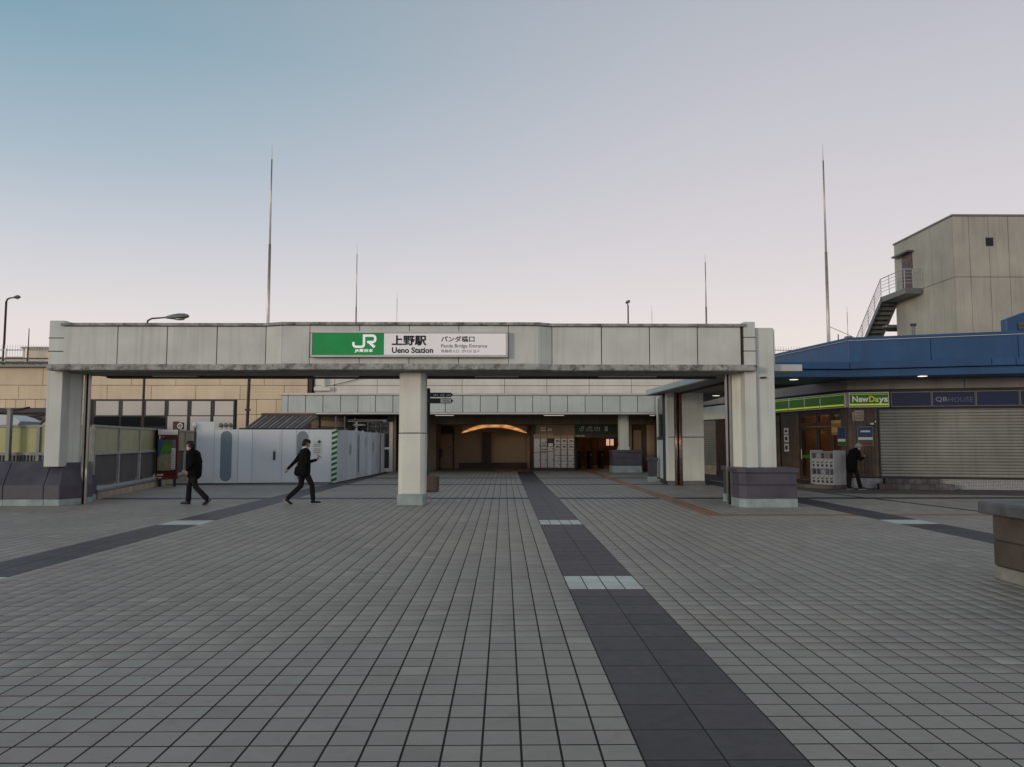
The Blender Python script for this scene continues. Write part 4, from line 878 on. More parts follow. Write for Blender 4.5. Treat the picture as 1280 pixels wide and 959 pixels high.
# hoarding
HA, HB, HC = (-12.72, 30.05), (-6.66, 30.9), (-6.36, 41.0)
hz1 = 2.12
ho = site('front_hoarding', 'pale blue site hoarding with a door facing the plaza', 'hoarding', (-9.5, 30.4, 0))
T = frame_T(HA, HB); Lf = math.hypot(HB[0] - HA[0], HB[1] - HA[1])
hs = [hit(p, HA, HB) for p in (246, 268.5, 298.5, 316, 353, 371, 386.5, 417)]
hs[0] = max(0, hs[0])
tops = [2.42, hz1, hz1, hz1, hz1, hz1, hz1]
for k, (a, b) in enumerate(zip(hs, hs[1:])):
    if k in (1, 5): 
        continue
    pnl = box('door' if k == 3 else 'sheet_panel', M_HOARD, ho, a + .006, b - .006, 0, .04, .04, tops[k], T, bev=.006)
    if k == 3:
        for zz0, zz1 in ((.12, .16), (1.98, 2.02)): box('door_rib', M_HOARD, pnl, a + .06, b - .06, -.012, -.001, zz0, zz1, T)
        for xx in (a + .06, b - .10): box('door_rib', M_HOARD, pnl, xx, xx + .04, -.012, -.001, .17, 1.97, T)
        box('handle', M_DARKMETAL, pnl, b - .32, b - .24, -.05, -.001, .92, 1.26, T, bev=.01); MB().tube([(b - .28, -.03, 1.24), (b - .28, -.03, 1.36)], .02, 6).build('padlock', M_ALU, pnl, T)
def pill(k, label_):
    a, b = hs[k], hs[k + 1]; mid = (a + b) / 2; r = .215; z0, z1 = .10 + r, hz1 - .06 - r; n = 10
    arc_ = [(mid + r * math.cos(R(180 - 180 * j / n)), z1 + r * math.sin(R(180 - 180 * j / n))) for j in range(n + 1)]
    arc2 = [(mid + r * math.cos(R(-180 * j / n)), z0 + r * math.sin(R(-180 * j / n))) for j in range(n + 1)]
    poly = arc_ + arc2
    # sheet with the pill-shaped opening
    left = [(a + .006, .04), (mid, .04)] + [p for p in arc2[::-1] if p[0] <= mid + 1e-6][::-1] + [p for p in arc_ if p[0] <= mid + 1e-6] + [(mid, hz1), (a + .006, hz1)]
    right = [(b - .006, .04), (mid, .04)] + [p for p in arc2 if p[0] >= mid - 1e-6][::-1] + [p for p in arc_ if p[0] >= mid - 1e-6][::-1] + [(mid, hz1), (b - .006, hz1)]
    s_ = MB().prof_y(left, 0, .04).build('sheet_panel', M_HOARD, ho, T); MB().prof_y(right, 0, .04).build('sheet_half', M_HOARD, s_, T)
    MB().prof_y(poly, .012, .02).build('pane', M_ACRYL, s_, T)
    return s_, mid
s1, m1 = pill(1, 'left'); s2, m2 = pill(5, 'right')
for s_, m_ in ((s1, m1), (s2, m2)):
    for zz in (1.62, 1.40): box('brace', M_HOARD2, s_, m_ - .2, m_ + .2, .10, .14, zz, zz + .03, T)
    box('brace', M_ALU, s_, m_ - .02, m_ + .02, .08, .12, .1, 2.0, T)
cp = box('corner_post', M_HOARD, ho, hs[-1] - .0, hs[-1] + .10, -.02, .06, .02, hz1 + .02, T)
M_STRG = mat('tape_green', (.004, .16, .055), .5, .1, objvar=0); M_STRW = mat('tape_white', (.62, .72, .62), .5, .08, objvar=0)
zz = .05; k = 0
while zz < hz1 - .16:
    MB().add([(hs[-1] - .06, -.032, zz), (hs[-1] + .16, -.032, zz + .09), (hs[-1] + .16, -.032, zz + .19), (hs[-1] - .06, -.032, zz + .10), (hs[-1] - .06, -.021, zz), (hs[-1] + .16, -.021, zz + .09), (hs[-1] + .16, -.021, zz + .19), (hs[-1] - .06, -.021, zz + .10)],
             [(0, 1, 2, 3), (7, 6, 5, 4), (0, 4, 5, 1), (1, 5, 6, 2), (2, 6, 7, 3), (3, 7, 4, 0)]).build('hazard_stripe', M_STRG if k % 2 == 0 else M_STRW, cp, T); zz += .104; k += 1
box('tape_backing', M_STRW, cp, hs[-1] - .06, hs[-1] + .16, -.0205, -.019, .03, hz1, T)
box('foot_rail', M_DARKMETAL, ho, 0, Lf, .0, .06, 0, .038, T); box('top_rail', M_DARKMETAL, ho, hs[2], Lf + .2, .06, .16, hz1 - .02, hz1 + .06, T)
nt = site('site_notice', 'white printed notice fixed to the hoarding beside the striped corner', 'notice', (-7.4, 30.7, 1.2))
na, nbb = hit(392, HA, HB), hit(402.5, HA, HB)
box('sheet', M_PAPER, nt, na, nbb, -.012, -.002, 1.16, 1.40, T); box('sheet', M_PAPER, nt, na, nbb, -.012, -.002, 1.42, 1.66, T)
for zz in (1.2, 1.27, 1.34, 1.46, 1.52): box('print_line', M_GREYMETAL, nt, na + .03, nbb - .05, -.016, -.013, zz, zz + .02, T)
MB().prof_y([(nbb - .09, 1.72), (nbb - .01, 1.64), (nbb - .09, 1.56), (nbb - .17, 1.64)], -.02, -.013).build('green_cross', M_STRG, nt, T)
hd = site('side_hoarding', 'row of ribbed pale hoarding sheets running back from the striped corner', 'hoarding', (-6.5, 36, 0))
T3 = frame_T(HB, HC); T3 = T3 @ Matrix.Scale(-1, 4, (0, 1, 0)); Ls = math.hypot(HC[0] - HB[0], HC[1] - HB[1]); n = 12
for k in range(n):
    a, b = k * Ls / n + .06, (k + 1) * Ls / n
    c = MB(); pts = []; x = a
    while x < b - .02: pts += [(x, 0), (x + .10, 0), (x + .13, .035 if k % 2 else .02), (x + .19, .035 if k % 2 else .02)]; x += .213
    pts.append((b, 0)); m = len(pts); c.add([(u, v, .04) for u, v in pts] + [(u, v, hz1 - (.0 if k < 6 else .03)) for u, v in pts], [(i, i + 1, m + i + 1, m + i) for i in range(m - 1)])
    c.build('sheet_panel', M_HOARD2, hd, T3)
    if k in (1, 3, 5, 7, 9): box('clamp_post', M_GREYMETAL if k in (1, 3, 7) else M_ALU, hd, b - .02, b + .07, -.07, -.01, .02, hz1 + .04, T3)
T4 = frame_T(HB, HC)
for sa, z0, z1 in ((2.2, 1.1, 1.6), (5.4, 1.45, 1.85), (7.1, 1.2, 1.7)):
    p_ = box('notice', M_PAPER, hd, sa, sa + .22, -.062, -.055, z0, z1, T4); 
    for kk in range(4): box('print_line', M_GREYMETAL, p_, sa + .06, sa + .16, -.068, -.063, z0 + .08 + .09 * kk, z0 + .12 + .09 * kk, T4)
box('striped_tape', M_STRG, hd, 3.75, 3.85, -.064, -.056, .3, 1.95, T4); box('foot_rail', M_DARKMETAL, hd, 0, Ls, -.06, .05, 0, .04, T3)
# works behind the hoarding
M_RIBL = mat('rib_light', (.36, .34, .31), .55, .15, 3); M_RSHEET = mat('rib_sheet', (.17, .15, .135), .6, .2, 3)
cr = site('ribbed_site_roof', 'ribbed grey metal roof sheet sloping up behind the hoarding', 'roof', (-9.2, 34, 0))
DS = 34.5; w0, w1, z0, z1 = PX(305, DS), PX(376, DS), PZ(537.5, DS), PZ(519.5, DS)
MB().add([(w0, DS, z0), (w1, DS, z0), (w1 + .55, DS + .9, z1), (w0 + .55, DS + .9, z1), (w0, DS + .05, z0 - .04), (w1, DS + .05, z0 - .04), (w1 + .55, DS + .95, z1 - .04), (w0 + .55, DS + .95, z1 - .04)], [(0, 1, 2, 3), (7, 6, 5, 4), (0, 4, 5, 1), (1, 5, 6, 2), (2, 6, 7, 3), (3, 7, 4, 0)]).build('roof_sheet', M_RSHEET, cr)
for k in range(13):
    x = w0 + (w1 - w0) * k / 12.5; MB().tube([(x, DS - .03, z0), (x + .55, DS + .87, z1)], .04, 5).build('rib', M_RIBL if k % 2 else M_GREYMETAL, cr)
box('ridge_cap', M_PLATROOF, cr, w0 + .5, w1 + .4, DS + .85, DS + 1.15, z1 - .03, z1 + .13); box('prop', M_GREYMETAL, cr, w0 + .3, w0 + .4, DS + .5, DS + .6, 0, z0 + .3); box('prop', M_GREYMETAL, cr, w1 - .3, w1 - .2, DS + .5, DS + .6, 0, z0 + .3)
sc2 = site('scaffold', 'thin scaffold tubes and boards showing over the side hoarding', 'scaffold', (-7.5, 37.5, 0))
for p, D, t_ in ((420, 36, 521), (431, 37, 521), (444, 38, 523), (460, 38, 528), (470, 39, 531), (476, 39, 530)): MB().tube([(PX(p, D), D, 0), (PX(p, D), D, PZ(t_, D))], .03, 6).build('upright', M_GREYMETAL, sc2)
for za in (2.35, 2.7): MB().tube([(PX(396, 37), 37, za), (PX(478, 38.5), 38.5, za - .05)], .028, 6).build('ledger', M_DARKMETAL, sc2)
box('board', M_CREAMSTONE, sc2, PX(443, 38), PX(456, 38), 37.7, 38.3, 2.42, 2.5); box('board', M_DKBROWN, sc2, PX(395, 37.6), PX(436, 37.6), 37.3, 37.9, 2.22, 2.3)
for k, p in enumerate((366, 394)):
    t = site('hall_support_post', 'beige hall support post rising behind the ribbed site roof' if k == 0 else 'brown hall support post right of the ribbed site roof', 'post', (PX(p, 42), 42, 0))
    box('shaft', M_BEIGE if k == 0 else M_BROWN, t, PX(p - 4.5, 42), PX(p + 4.5, 42), 42, 42.5, 0, 3.1); box('collar', M_GREYMETAL, t, PX(p - 5, 42), PX(p + 5, 42), 41.97, 42.52, 2.6, 2.66)
bk = site('site_back_wall', 'dim beige wall under the hall fascia behind the hoarding', 'wall', (-9, 44.5, 0)); box('wall_sheet', M_BEIGE, bk, HX0 + .3, hx(497) - .35, 44.7, 44.8, 0, 3.1); box('opening', M_DKBROWN, bk, PX(375, 44.6), PX(390, 44.6), 44.66, 44.699, 1.2, 3.0)
for k, p in enumerate((276.5, 282.5, 288.5)):
    D = 33.0; t = site('globe_fitting', ['left of three small dark globe fittings above the hoarding', 'middle of three small dark globe fittings above the hoarding', 'right of three small dark globe fittings above the hoarding'][k], 'fitting', (PX(p, D), D, 0), 'globe fittings above the hoarding')
    MB().ball((PX(p, D), D, PZ(532, D)), (.10, .10, .11)).build('globe', M_LAMPGREY, t, smooth=True); MB().tube([(PX(p, D), D, 0), (PX(p, D), D, PZ(534, D))], .025, 6).build('stem', M_DARKMETAL, t); box('collar', M_ALU, t, PX(p, D) - .06, PX(p, D) + .06, D - .06, D + .06, PZ(536, D), PZ(534.6, D))
tp = site('brown_mast', 'thin brown mast rising against the cream wing left of the hall', 'mast', (PX(309, 44), 44, 0)); MB().tube([(PX(308, 44), 44, -.3), (PX(311, 44), 44, 6.6)], [.10, .085], 8).build('mast_tube', M_DKBROWN, tp); box('collar', M_DARKMETAL, tp, PX(309.5, 44) - .13, PX(309.5, 44) + .13, 43.88, 44.12, 3.4, 3.5)
gb = site('globe_lamp', 'white globe lamp peeping over the tall hoarding sheet', 'lamp', (PX(244.5, 33), 33, 0)); MB().ball((PX(244.5, 33), 33, PZ(531.5, 33)), .13).build('globe', M_PAPER, gb, smooth=True); MB().tube([(PX(244.5, 33), 33, 0), (PX(244.5, 33), 33, PZ(535, 33))], .035, 6).build('stem', M_DARKMETAL, gb)

# ------------------------------------------------------------------ fingerpost and its stone
fp = site('fingerpost', 'dark fingerpost with two arrow boards behind the middle column', 'signpost', (-2.38, 25.8, 0))
DF = 25.8; fx = lambda p: PX(p, DF, 500); fz = lambda y: PZ(y, DF)
MB().tube([(fx(535.6), DF, .0), (fx(535.6), DF, fz(487.5))], .056, 10).build('post', M_DARKMETAL, fp, smooth=True)
MB().ball((fx(535.6), DF, fz(486.6)), (.058, .058, .04)).build('finial', M_DARKMETAL, fp, smooth=True)
for (ya, yb, tip) in ((491.2, 496.6, 566.6), (498.2, 504.6, 567)):
    mid = fz((ya + yb) / 2); a_, b_ = fz(yb), fz(ya)
    bd = MB().prof_y([(fx(533.4), a_), (fx(563.8), a_), (fx(tip), mid), (fx(563.8), b_), (fx(533.4), b_)], DF - .10, DF - .06).build('arrow_board', M_DARKMETAL, fp)
    if ya < 495:
        [box('worn_character', M_DIMW, bd, fx(a_), fx(a_ + 1.25), DF - .105, DF - .101, fz(495.3), fz(c_)) for a_, c_ in ((542.2, 493.2), (544, 492.9), (546.2, 493.2), (550.4, 493.4), (552.3, 493), (554.2, 492.9), (558.6, 493.3), (560.5, 493), (562.4, 492.9))]
    else:
        box('white_plate', M_PAPER, bd, fx(551), fx(564), DF - .106, DF - .101, fz(504), fz(499)); [box('small_print', M_INK, bd, fx(a_), fx(b_), DF - .110, DF - .107, fz(c_), fz(c_ - .7)) for a_, b_, c_ in ((554.4, 556.6, 501), (557.2, 558.8, 501), (559.4, 561, 501), (555, 557.6, 503), (558.8, 562.6, 503))]
box('clamp', M_BLACK, fp, fx(533.2), fx(534.4), DF - .06, DF + .06, fz(511.5), fz(506))
sb = site('stone_block', 'rough brown stone block at the foot of the fingerpost', 'stone block', (-2.35, 25.75, 0))
MB().prism([(-2.62, 25.57), (-2.24, 25.56), (-2.16, 25.64), (-2.16, 26.05), (-2.62, 26.05)], 0, .53).build('block', M_STONEB, sb, bev=.05)

# ================================================================== SHOP BUILDING ON THE RIGHT
S0, S2, S5 = (9.87, 42.0), (12.31, 27.5), (21.4, 25.1)
TL, TR_ = frame_T(S0, S2), frame_T(S2, S5)
LL, LR = math.hypot(S2[0] - S0[0], S2[1] - S0[1]), math.hypot(S5[0] - S2[0], S5[1] - S2[1])
hl = lambda p: hit(p, S0, S2); hr = lambda p: hit(p, S2, S5)
def zl(py, p, a=S0, b=S2): return PZ(py, hitY(p, a, b), p)
shop = site('shop_building', 'single-storey shop building with blue metal parapet right of the portal', 'building', (14, 28, 0))
Z0S, Z1S = 2.86, 3.40
# sign band: green boxes down the left face and one on the front, blue boxes on the front
def sign_box(parent, a, b, T, face, stripe, zlo=Z0S, zhi=Z1S):
    s_ = box('sign_box', M_ALU if stripe else M_GREYMETAL, parent, a + .004, b - .004, -.10, .08, zlo, zhi, T, bev=.006)
    box('sign_face', face, s_, a + .035, b - .035, -.112, -.101, zlo + .035, zhi - .035, T)
    if stripe: box('lime_band', M_LIME, s_, a + .035, b - .035, -.120, -.113, zlo + .07, zlo + .125, T); box('lime_line', M_LIME, s_, a + .035, b - .035, -.118, -.113, zhi - .085, zhi - .072, T)
    return s_
le = [hl(p) for p in (955, 972, 989.5, 1009, 1029)] + [LL - .02]
for a, b in zip(le, le[1:]): sign_box(shop, a, b, TL, M_SHOPGREEN, True)
nd = sign_box(shop, .02, hr(1112), TR_, M_SHOPGREEN, True)
M_LET = mat('shop_letter_white', (.78, .78, .66), .5, .03, objvar=0, emit=.12); M_LETY = mat('shop_letter_lime', (.50, .55, .08), .5, .03, objvar=0, emit=.2)
def zr(py, p): return PZ(py, hitY(p, S2, S5), p)
text('New', M_LET, nd, hr(1065.5), hr(1086), -.125, zr(503, 1080), zr(495.2, 1080), TR_, bold=.03)
text('Da', M_LETY, nd, hr(1086.5), hr(1098.5), -.125, zr(503, 1090), zr(495.2, 1090), TR_, bold=.03)
text('ys', M_LET, nd, hr(1098.5), hr(1110), -.125, zr(505, 1100), zr(497.4, 1100), TR_, bold=.03)
be = [hr(1113.5), hr(1165), hr(1220), hr(1275), hr(1330), hr(1390)]
bb = []
for a, b in zip(be, be[1:]): bb.append(sign_box(shop, a, min(b, LR), TR_, M_BLUESIGN, False))
M_LETG = mat('shop_letter_grey', (.12, .15, .23), .5, .05, objvar=0); M_LETS = mat('shop_letter_silver', (.26, .28, .32), .4, .05, objvar=0)
text('QB', M_LETS, bb[1], hr(1169.5), hr(1184), -.118, zr(503, 1180), zr(496.4, 1180), TR_, bold=.01); text('HOUSE', M_LETG, bb[1], hr(1185), hr(1216.5), -.118, zr(502.6, 1200), zr(496.6, 1200), TR_, bold=.0)
# bulkhead over the signs, soffit and stepped blue eave
for a, b, T in ((0, LL * .5, TL), (LL * .5, LL, TL), (0, hr(1208), TR_), (hr(1208), LR, TR_)): box('bulkhead_panel', M_GREYSOFF, shop, a + .01, b - .01, .02, .10, 3.50, 3.86, T, bev=.006)
for T, Ln in ((TL, LL), (TR_, LR)): box('bulkhead_core', M_JOINT, shop, 0, Ln, .10, .3, 3.40, 3.9, T)
eave = [(9.2, 26.2), (11.85, 26.2), (16.6, 24.72), (21.6, 23.15)]
ein = [(x, y + .14) for x, y in eave]
back = [(21.6, 27.0), (12.6, 29.4), (9.2, 30.0)]
MB().prism(ein + back, 3.86, 4.11).build('lower_eave', M_BLUE, shop, bev=.01)
for k, (a, b) in enumerate(zip(eave, eave[1:])):
    T = frame_T(a, b); Ln = math.hypot(b[0] - a[0], b[1] - a[1]); h = [Ln] if k != 1 else [Ln * .86, Ln]; s_ = 0
    for e_ in h: box('eave_sheet', M_BLUE, shop, s_ + .006, e_ - .006, 0, .2, 4.125, 4.37, T, bev=.012); s_ = e_
MB().prism([(x, y + .2) for x, y in eave] + back, 4.12, 4.33).build('eave_deck', M_BLUE, shop)
par = [(9.9, 42.0), (12.2, 27.05), (17.1, 25.32), (22.2, 23.55)]
for k, (a, b) in enumerate(zip(par, par[1:])):
    T = frame_T(a, b); Ln = math.hypot(b[0] - a[0], b[1] - a[1]); n = (3, 2, 2)[k]
    for j in range(n): box('parapet_sheet', M_BLUE, shop, Ln * j / n + .008, Ln * (j + 1) / n - .008, 0, .12, 4.33, 5.22, T, bev=.008)
    box('parapet_core', M_JOINT, shop, 0, Ln, .121, .25, 4.33, 5.15, T)
    box('parapet_cap', M_BLUE, shop, -.02, Ln + .02, -.06, .3, 5.225, 5.32, T, bev=.012); box('cap_drip', M_ALU, shop, 0, Ln, -.05, .0, 5.205, 5.222, T)
MB().prism([(9.95, 41.5), (12.4, 27.3), (17.1, 25.6), (22.2, 23.9), (34, 30), (34, 47), (9.95, 47)], 4.34, 4.42).build('roof_deck', M_CORE, shop)
for (p, D) in ((993.5, 27.2), (1155, 25.75)):
    x = PX(p, D); d = MB().tube([(x, D, 3.84), (x, D, 3.859)], .17, 12).build('downlight', M_ALU, shop); MB().tube([(x, D, 3.832), (x, D, 3.839)], .15, 12).build('diffuser', M_DOWN, d)
# front face: wood siding, shutter, mosaic plinth
def siding(a, b, T, z0, z1, y=.0):
    n = max(1, round((b - a) / .115)); w = (b - a) / n
    for k in range(n): box('board', M_WOOD, shop, a + k * w + .003, a + (k + 1) * w - .003, y + random.uniform(0, .006), y + .04, z0, z1, T, bev=.003)
siding(.0, hr(1097.5), TR_, .40, 2.86)
box('wall_core', M_DKBROWN, shop, 0, LR, .16, .3, 0, 3.4, TR_)
def mosaic():
    m = bpy.data.materials.new('white_mosaic'); m.use_nodes = True; N, L = m.node_tree.nodes, m.node_tree.links; b = N['Principled BSDF']
    g_ = N.new('ShaderNodeNewGeometry'); br = N.new('ShaderNodeTexBrick'); br.offset = 0; br.inputs['Scale'].default_value = 1.0; br.inputs['Brick Width'].default_value = .05; br.inputs['Row Height'].default_value = .05; br.inputs['Mortar Size'].default_value = .004
    br.inputs['Color1'].default_value = (.46, .47, .47, 1); br.inputs['Color2'].default_value = (.36, .37, .38, 1); br.inputs['Mortar'].default_value = (.08, .08, .08, 1)
    sp = N.new('ShaderNodeSeparateXYZ'); L.new(g_.outputs['Position'], sp.inputs[0]); cb = N.new('ShaderNodeCombineXYZ'); L.new(sp.outputs['X'], cb.inputs[0]); L.new(sp.outputs['Z'], cb.inputs[1]); L.new(cb.outputs[0], br.inputs['Vector'])
    L.new(br.outputs['Color'], b.inputs['Base Color']); bp = N.new('ShaderNodeBump'); bp.inputs['Distance'].default_value = .004; L.new(br.outputs['Fac'], bp.inputs['Height']); bp.invert = True; L.new(bp.outputs[0], b.inputs['Normal']); b.inputs['Roughness'].default_value = .3; return m
M_MOS = mosaic()
box('tiled_plinth', M_MOS, shop, .02, LR, .0, .15, .008, .36, TR_); box('sill', M_DARKMETAL, shop, hr(1098), LR, -.05, .15, .362, .41, TR_, bev=.006)
sh0, sh1 = hr(1099.5), LR - .1
z = .415; 
sm = MB().prof_x([(.045, 0), (.02, .012), (.008, .04), (.008, .068), (.02, .094), (.045, .104), (.055, .104), (.055, 0)], sh0, sh1)
slat0 = None
while z < 2.80:
    if slat0 is None:
        me = bpy.data.meshes.new('slat'); me.from_pydata([tuple(TR_ @ Vector(v)) for v in sm.v], [], sm.f); me.materials.append(M_SHUT); slat0 = me
    o = bpy.data.objects.new('slat', slat0); o.location = (0, 0, z); C.objects.link(o); o.parent = shop; o.matrix_parent_inverse = shop.matrix_basis.inverted(); z += .106
box('shutter_guide', M_DARKMETAL, shop, hr(1097.8), sh0, -.02, .12, .41, 2.86, TR_); box('shutter_head', M_JOINT, shop, sh0, sh1, .0, .14, 2.78, 2.86, TR_)
# left face: siding, glazed entrance with a warm interior
zf = .16
siding(hl(976), hl(998), TL, zf, 2.86); siding(hl(1051), LL - .01, TL, zf, 2.86)
box('wall_core', M_DKBROWN, shop, 0, hl(998), .16, .3, 0, 3.4, TL); box('wall_core', M_DKBROWN, shop, hl(1051), LL, .16, .3, 0, 3.4, TL); box('door_head', M_DKBROWN, shop, hl(998), hl(1051), .0, .3, 2.74, 3.4, TL)
box('shop_floor', M_FLOORB, shop, hl(998), hl(1051), .0, 3.0, .10, zf, TL); box('interior_ceiling', M_BEIGE, shop, hl(990), hl(1055), .3, 3.0, 2.9, 3.0, TL)
M_SHOPWALL = mat('shop_interior', (.48, .24, .09), .7, .3, 1.2, objvar=.15)
box('interior_wall', M_SHOPWALL, shop, hl(985), hl(1056), 2.6, 2.7, zf, 2.9, TL); box('interior_side', M_SHOPWALL, shop, hl(998) - .1, hl(998), .3, 2.6, zf, 2.9, TL); box('interior_side', M_SHOPWALL, shop, hl(1051), hl(1051) + .1, .3, 2.6, zf, 2.9, TL)
lampb = box('interior_lamp', lamp_mat('shop_lamp', (1.0, .62, .30), 5.0), shop, hl(1005), hl(1045), .8, 1.1, 2.86, 2.895, TL)
M_GOODS = [mat('goods%d' % k, c, .5, .1) for k, c in enumerate([(.5, .1, .05), (.55, .42, .1), (.15, .3, .12), (.6, .55, .5), (.1, .14, .35)])]
for r_ in range(4):
    box('shelf', M_BROWN, shop, hl(1003), hl(1048), 1.9, 2.4, .5 + .45 * r_, .53 + .45 * r_, TL)
    x = hl(1003) + .05
    while x < hl(1048) - .1:
        w = random.uniform(.08, .2); box('goods', random.choice(M_GOODS), shop, x, x + w, 1.92, 2.2, .531 + .45 * r_, .531 + .45 * r_ + random.uniform(.15, .34), TL); x += w + .03
def glazed(name, p0, p1, z0, z1, handle=False):
    a, b = hl(p0), hl(p1); d = box(name, M_DKBROWN, shop, a, a + .08, .02, .10, z0, z1, TL)
    box('stile', M_DKBROWN, d, b - .08, b, .02, .10, z0, z1, TL); box('rail', M_DKBROWN, d, a + .08, b - .08, .02, .10, z0, z0 + .14, TL); box('rail', M_DKBROWN, d, a + .08, b - .08, .02, .10, z1 - .1, z1, TL)
    box('pane', glass_mat('shop_glass', (.02, .018, .015), .35, .04), d, a + .08, b - .08, .05, .06, z0 + .14, z1 - .1, TL)
    if handle: box('green_strip', M_SHOPGREEN, d, a + .08, b - .08, .035, .049, 1.0, 1.12, TL); MB().tube([(a + .16, -.03, .95), (a + .16, -.03, 1.35)], .02, 6).build('handle', M_ALU, d, TL)
glazed('entrance_door', 999, 1020, zf, 2.2, True); glazed('shop_window', 1021, 1038, zf, 2.2); glazed('shop_window', 1039, 1051, zf, 2.2)
for a, b in ((999, 1020), (1021, 1038), (1039, 1051)): glazed('fanlight', a, b, 2.24, 2.74)
# far part of the left face, seen between the canopy column and the right pillar
box('white_fascia', M_CREAMCOL, shop, hl(876), hl(950), -.05, .15, 2.75, 3.4, TL); box('wall_core', M_BLACK, shop, 0, hl(879), .05, .16, 0, 3.4, TL)
siding(hl(906), hl(974), TL, .0, 2.74)
x0, x1 = hl(879), hl(893.5); z = .5
while z < 2.7: box('slat', M_SHUT, shop, x0, x1, .02, .06, z, z + .095, TL); z += .105
box('side_door', M_DKBROWN, shop, hl(894), hl(905), .03, .12, .0, 2.74, TL); box('plinth', M_CREAMSTONE, shop, x0, x1, .0, .12, 0, .48, TL)
# posters and notices
def poster(name, label, cat, a, b, z0, z1, T, bands, y=-.03):
    t = site(name, label, cat, tuple(T @ Vector(((a + b) / 2, y, z0)))); box('frame', M_GREYMETAL, t, a - .02, b + .02, y, y + .025, z0 - .02, z1 + .02, T)
    H_ = z1 - z0; zz = z0
    for frac, m in bands: box('print_band', m, t, a, b, y - .006, y - .001, zz, zz + H_ * frac - .002, T); zz += H_ * frac
    return t
M_PBLUE = mat('poster_blue', (.06, .10, .26), .5, .42, 16, objvar=0); M_PGREEN = mat('poster_green', (.03, .15, .05), .5, .15, 8, objvar=0); M_PRED = mat('poster_red', (.28, .03, .03), .5, .2, 9, objvar=0); M_PYEL = mat('poster_yellow', (.62, .48, .12), .5, .2, 12, objvar=0); M_POR = mat('poster_orange', (.50, .20, .07), .5, .25, 14, objvar=0)
pt = poster('poster', 'blue and green shop poster on the wood wall beside the shutter', 'poster', hr(1072), hr(1090), 1.52, 2.16, TR_, [(.16, M_PRED), (.14, M_PGREEN), (.14, M_PAPER), (.56, M_PBLUE)])
box('print_band', M_PAPER, pt, hr(1075), hr(1087), -.040, -.037, 1.98, 2.04, TR_)
poster('poster', 'narrow blue poster at the shop corner behind the stooping man', 'poster', LL - .62, LL - .16, 1.52, 2.16, TL, [(.2, M_PGREEN), (.15, M_PAPER), (.65, M_PBLUE)])
poster('poster', 'yellow and orange poster hanging in the shop window', 'poster', hl(1040), hl(1051.5), 1.9, 2.42, TL, [(.18, M_POR), (.34, M_PYEL), (.28, M_POR), (.2, M_PYEL)], y=-.02)
nt1 = site('paper_notice', 'faded paper notice high on the wood wall under the lime sign', 'notice', tuple(TR_ @ Vector((hr(1070), -.03, 2.4))))
box('sheet', M_CREAMSTONE, nt1, hr(1068.5), hr(1080), -.02, -.008, 2.38, 2.76, TR_); box('sheet', M_CREAMSTONE, nt1, hr(1065.5), hr(1067.8), -.02, -.008, 2.38, 2.7, TR_)
for z in (2.45, 2.55, 2.65): box('print_line', M_DKBROWN, nt1, hr(1070), hr(1078), -.025, -.021, z, z + .02, TR_)
nt2 = site('white_notice', 'column of white notices left of the shop entrance', 'notice', tuple(TL @ Vector((hl(983), -.03, 1.4))))
for z0, z1 in ((1.95, 2.2), (1.62, 1.92), (1.24, 1.56)):
    s_ = box('sheet', M_PAPER, nt2, hl(980.5), hl(985.8), -.03, -.008, z0, z1, TL); box('print_block', M_INK, s_, hl(981.8), hl(984.6), -.036, -.031, z0 + .08, z1 - .08, TL)
cm = site('wall_camera', 'small white camera on the wood wall beside the shutter', 'camera', tuple(TR_ @ Vector((hr(1091), -.1, 2.3)))); box('body', M_PAPER, cm, hr(1087), hr(1091.5), -.14, -.06, 2.24, 2.31, TR_, bev=.01); box('bracket', M_ALU, cm, hr(1093), hr(1094.5), -.1, -.008, 2.32, 2.38, TR_)
# shop step, tiled steps
st0 = site('shop_step', 'low brown step in front of the shop entrance', 'step', (11, 28, 0))
MB().prism([(11.22, 26.52), (10.62, 27.3), (9.9, 31.5), (11.55, 31.6), (12.27, 27.46), (12.04, 27.05)], .009, .14).build('tread', M_APRON, st0, bev=.012); MB().prism([(10.75, 27.4), (10.05, 31.4), (11.5, 31.5), (12.1, 27.6)], .141, .158).build('door_mat', M_DKBROWN, st0)
ts = site('tiled_steps', 'two small tiled steps below the shop shutter', 'steps', tuple(TR_ @ Vector((hr(1130), -.4, 0))))
M_STEP = mat('step_tile', (.16, .14, .15), .6, .3, 5, objvar=.25)
def step_tiles(a, b, y0, z0, z1):
    n = round((b - a) / .19); w = (b - a) / n
    for k in range(n): box('tile', M_STONEB if k < 2 and z0 < .1 else M_STEP, ts, a + k * w + .004, a + (k + 1) * w - .004, y0 - .012, y0, z0 + .004, z1 - .004, TR_)
    for k in range(n): box('tread_tile', M_STEP, ts, a + k * w + .004, a + (k + 1) * w - .004, y0, y0 + .29, z1, z1 + .01, TR_)
a, b = hr(1091), hr(1183); box('step_core', M_GROUT, ts, a, b, -.68, -.36, .008, .19, TR_); step_tiles(a, b, -.681, .008, .19)
a, b = hr(1101), hr(1168); box('step_core', M_GROUT, ts, a, b, -.359, -.01, .008, .355, TR_); step_tiles(a, b, -.36, .19, .355)

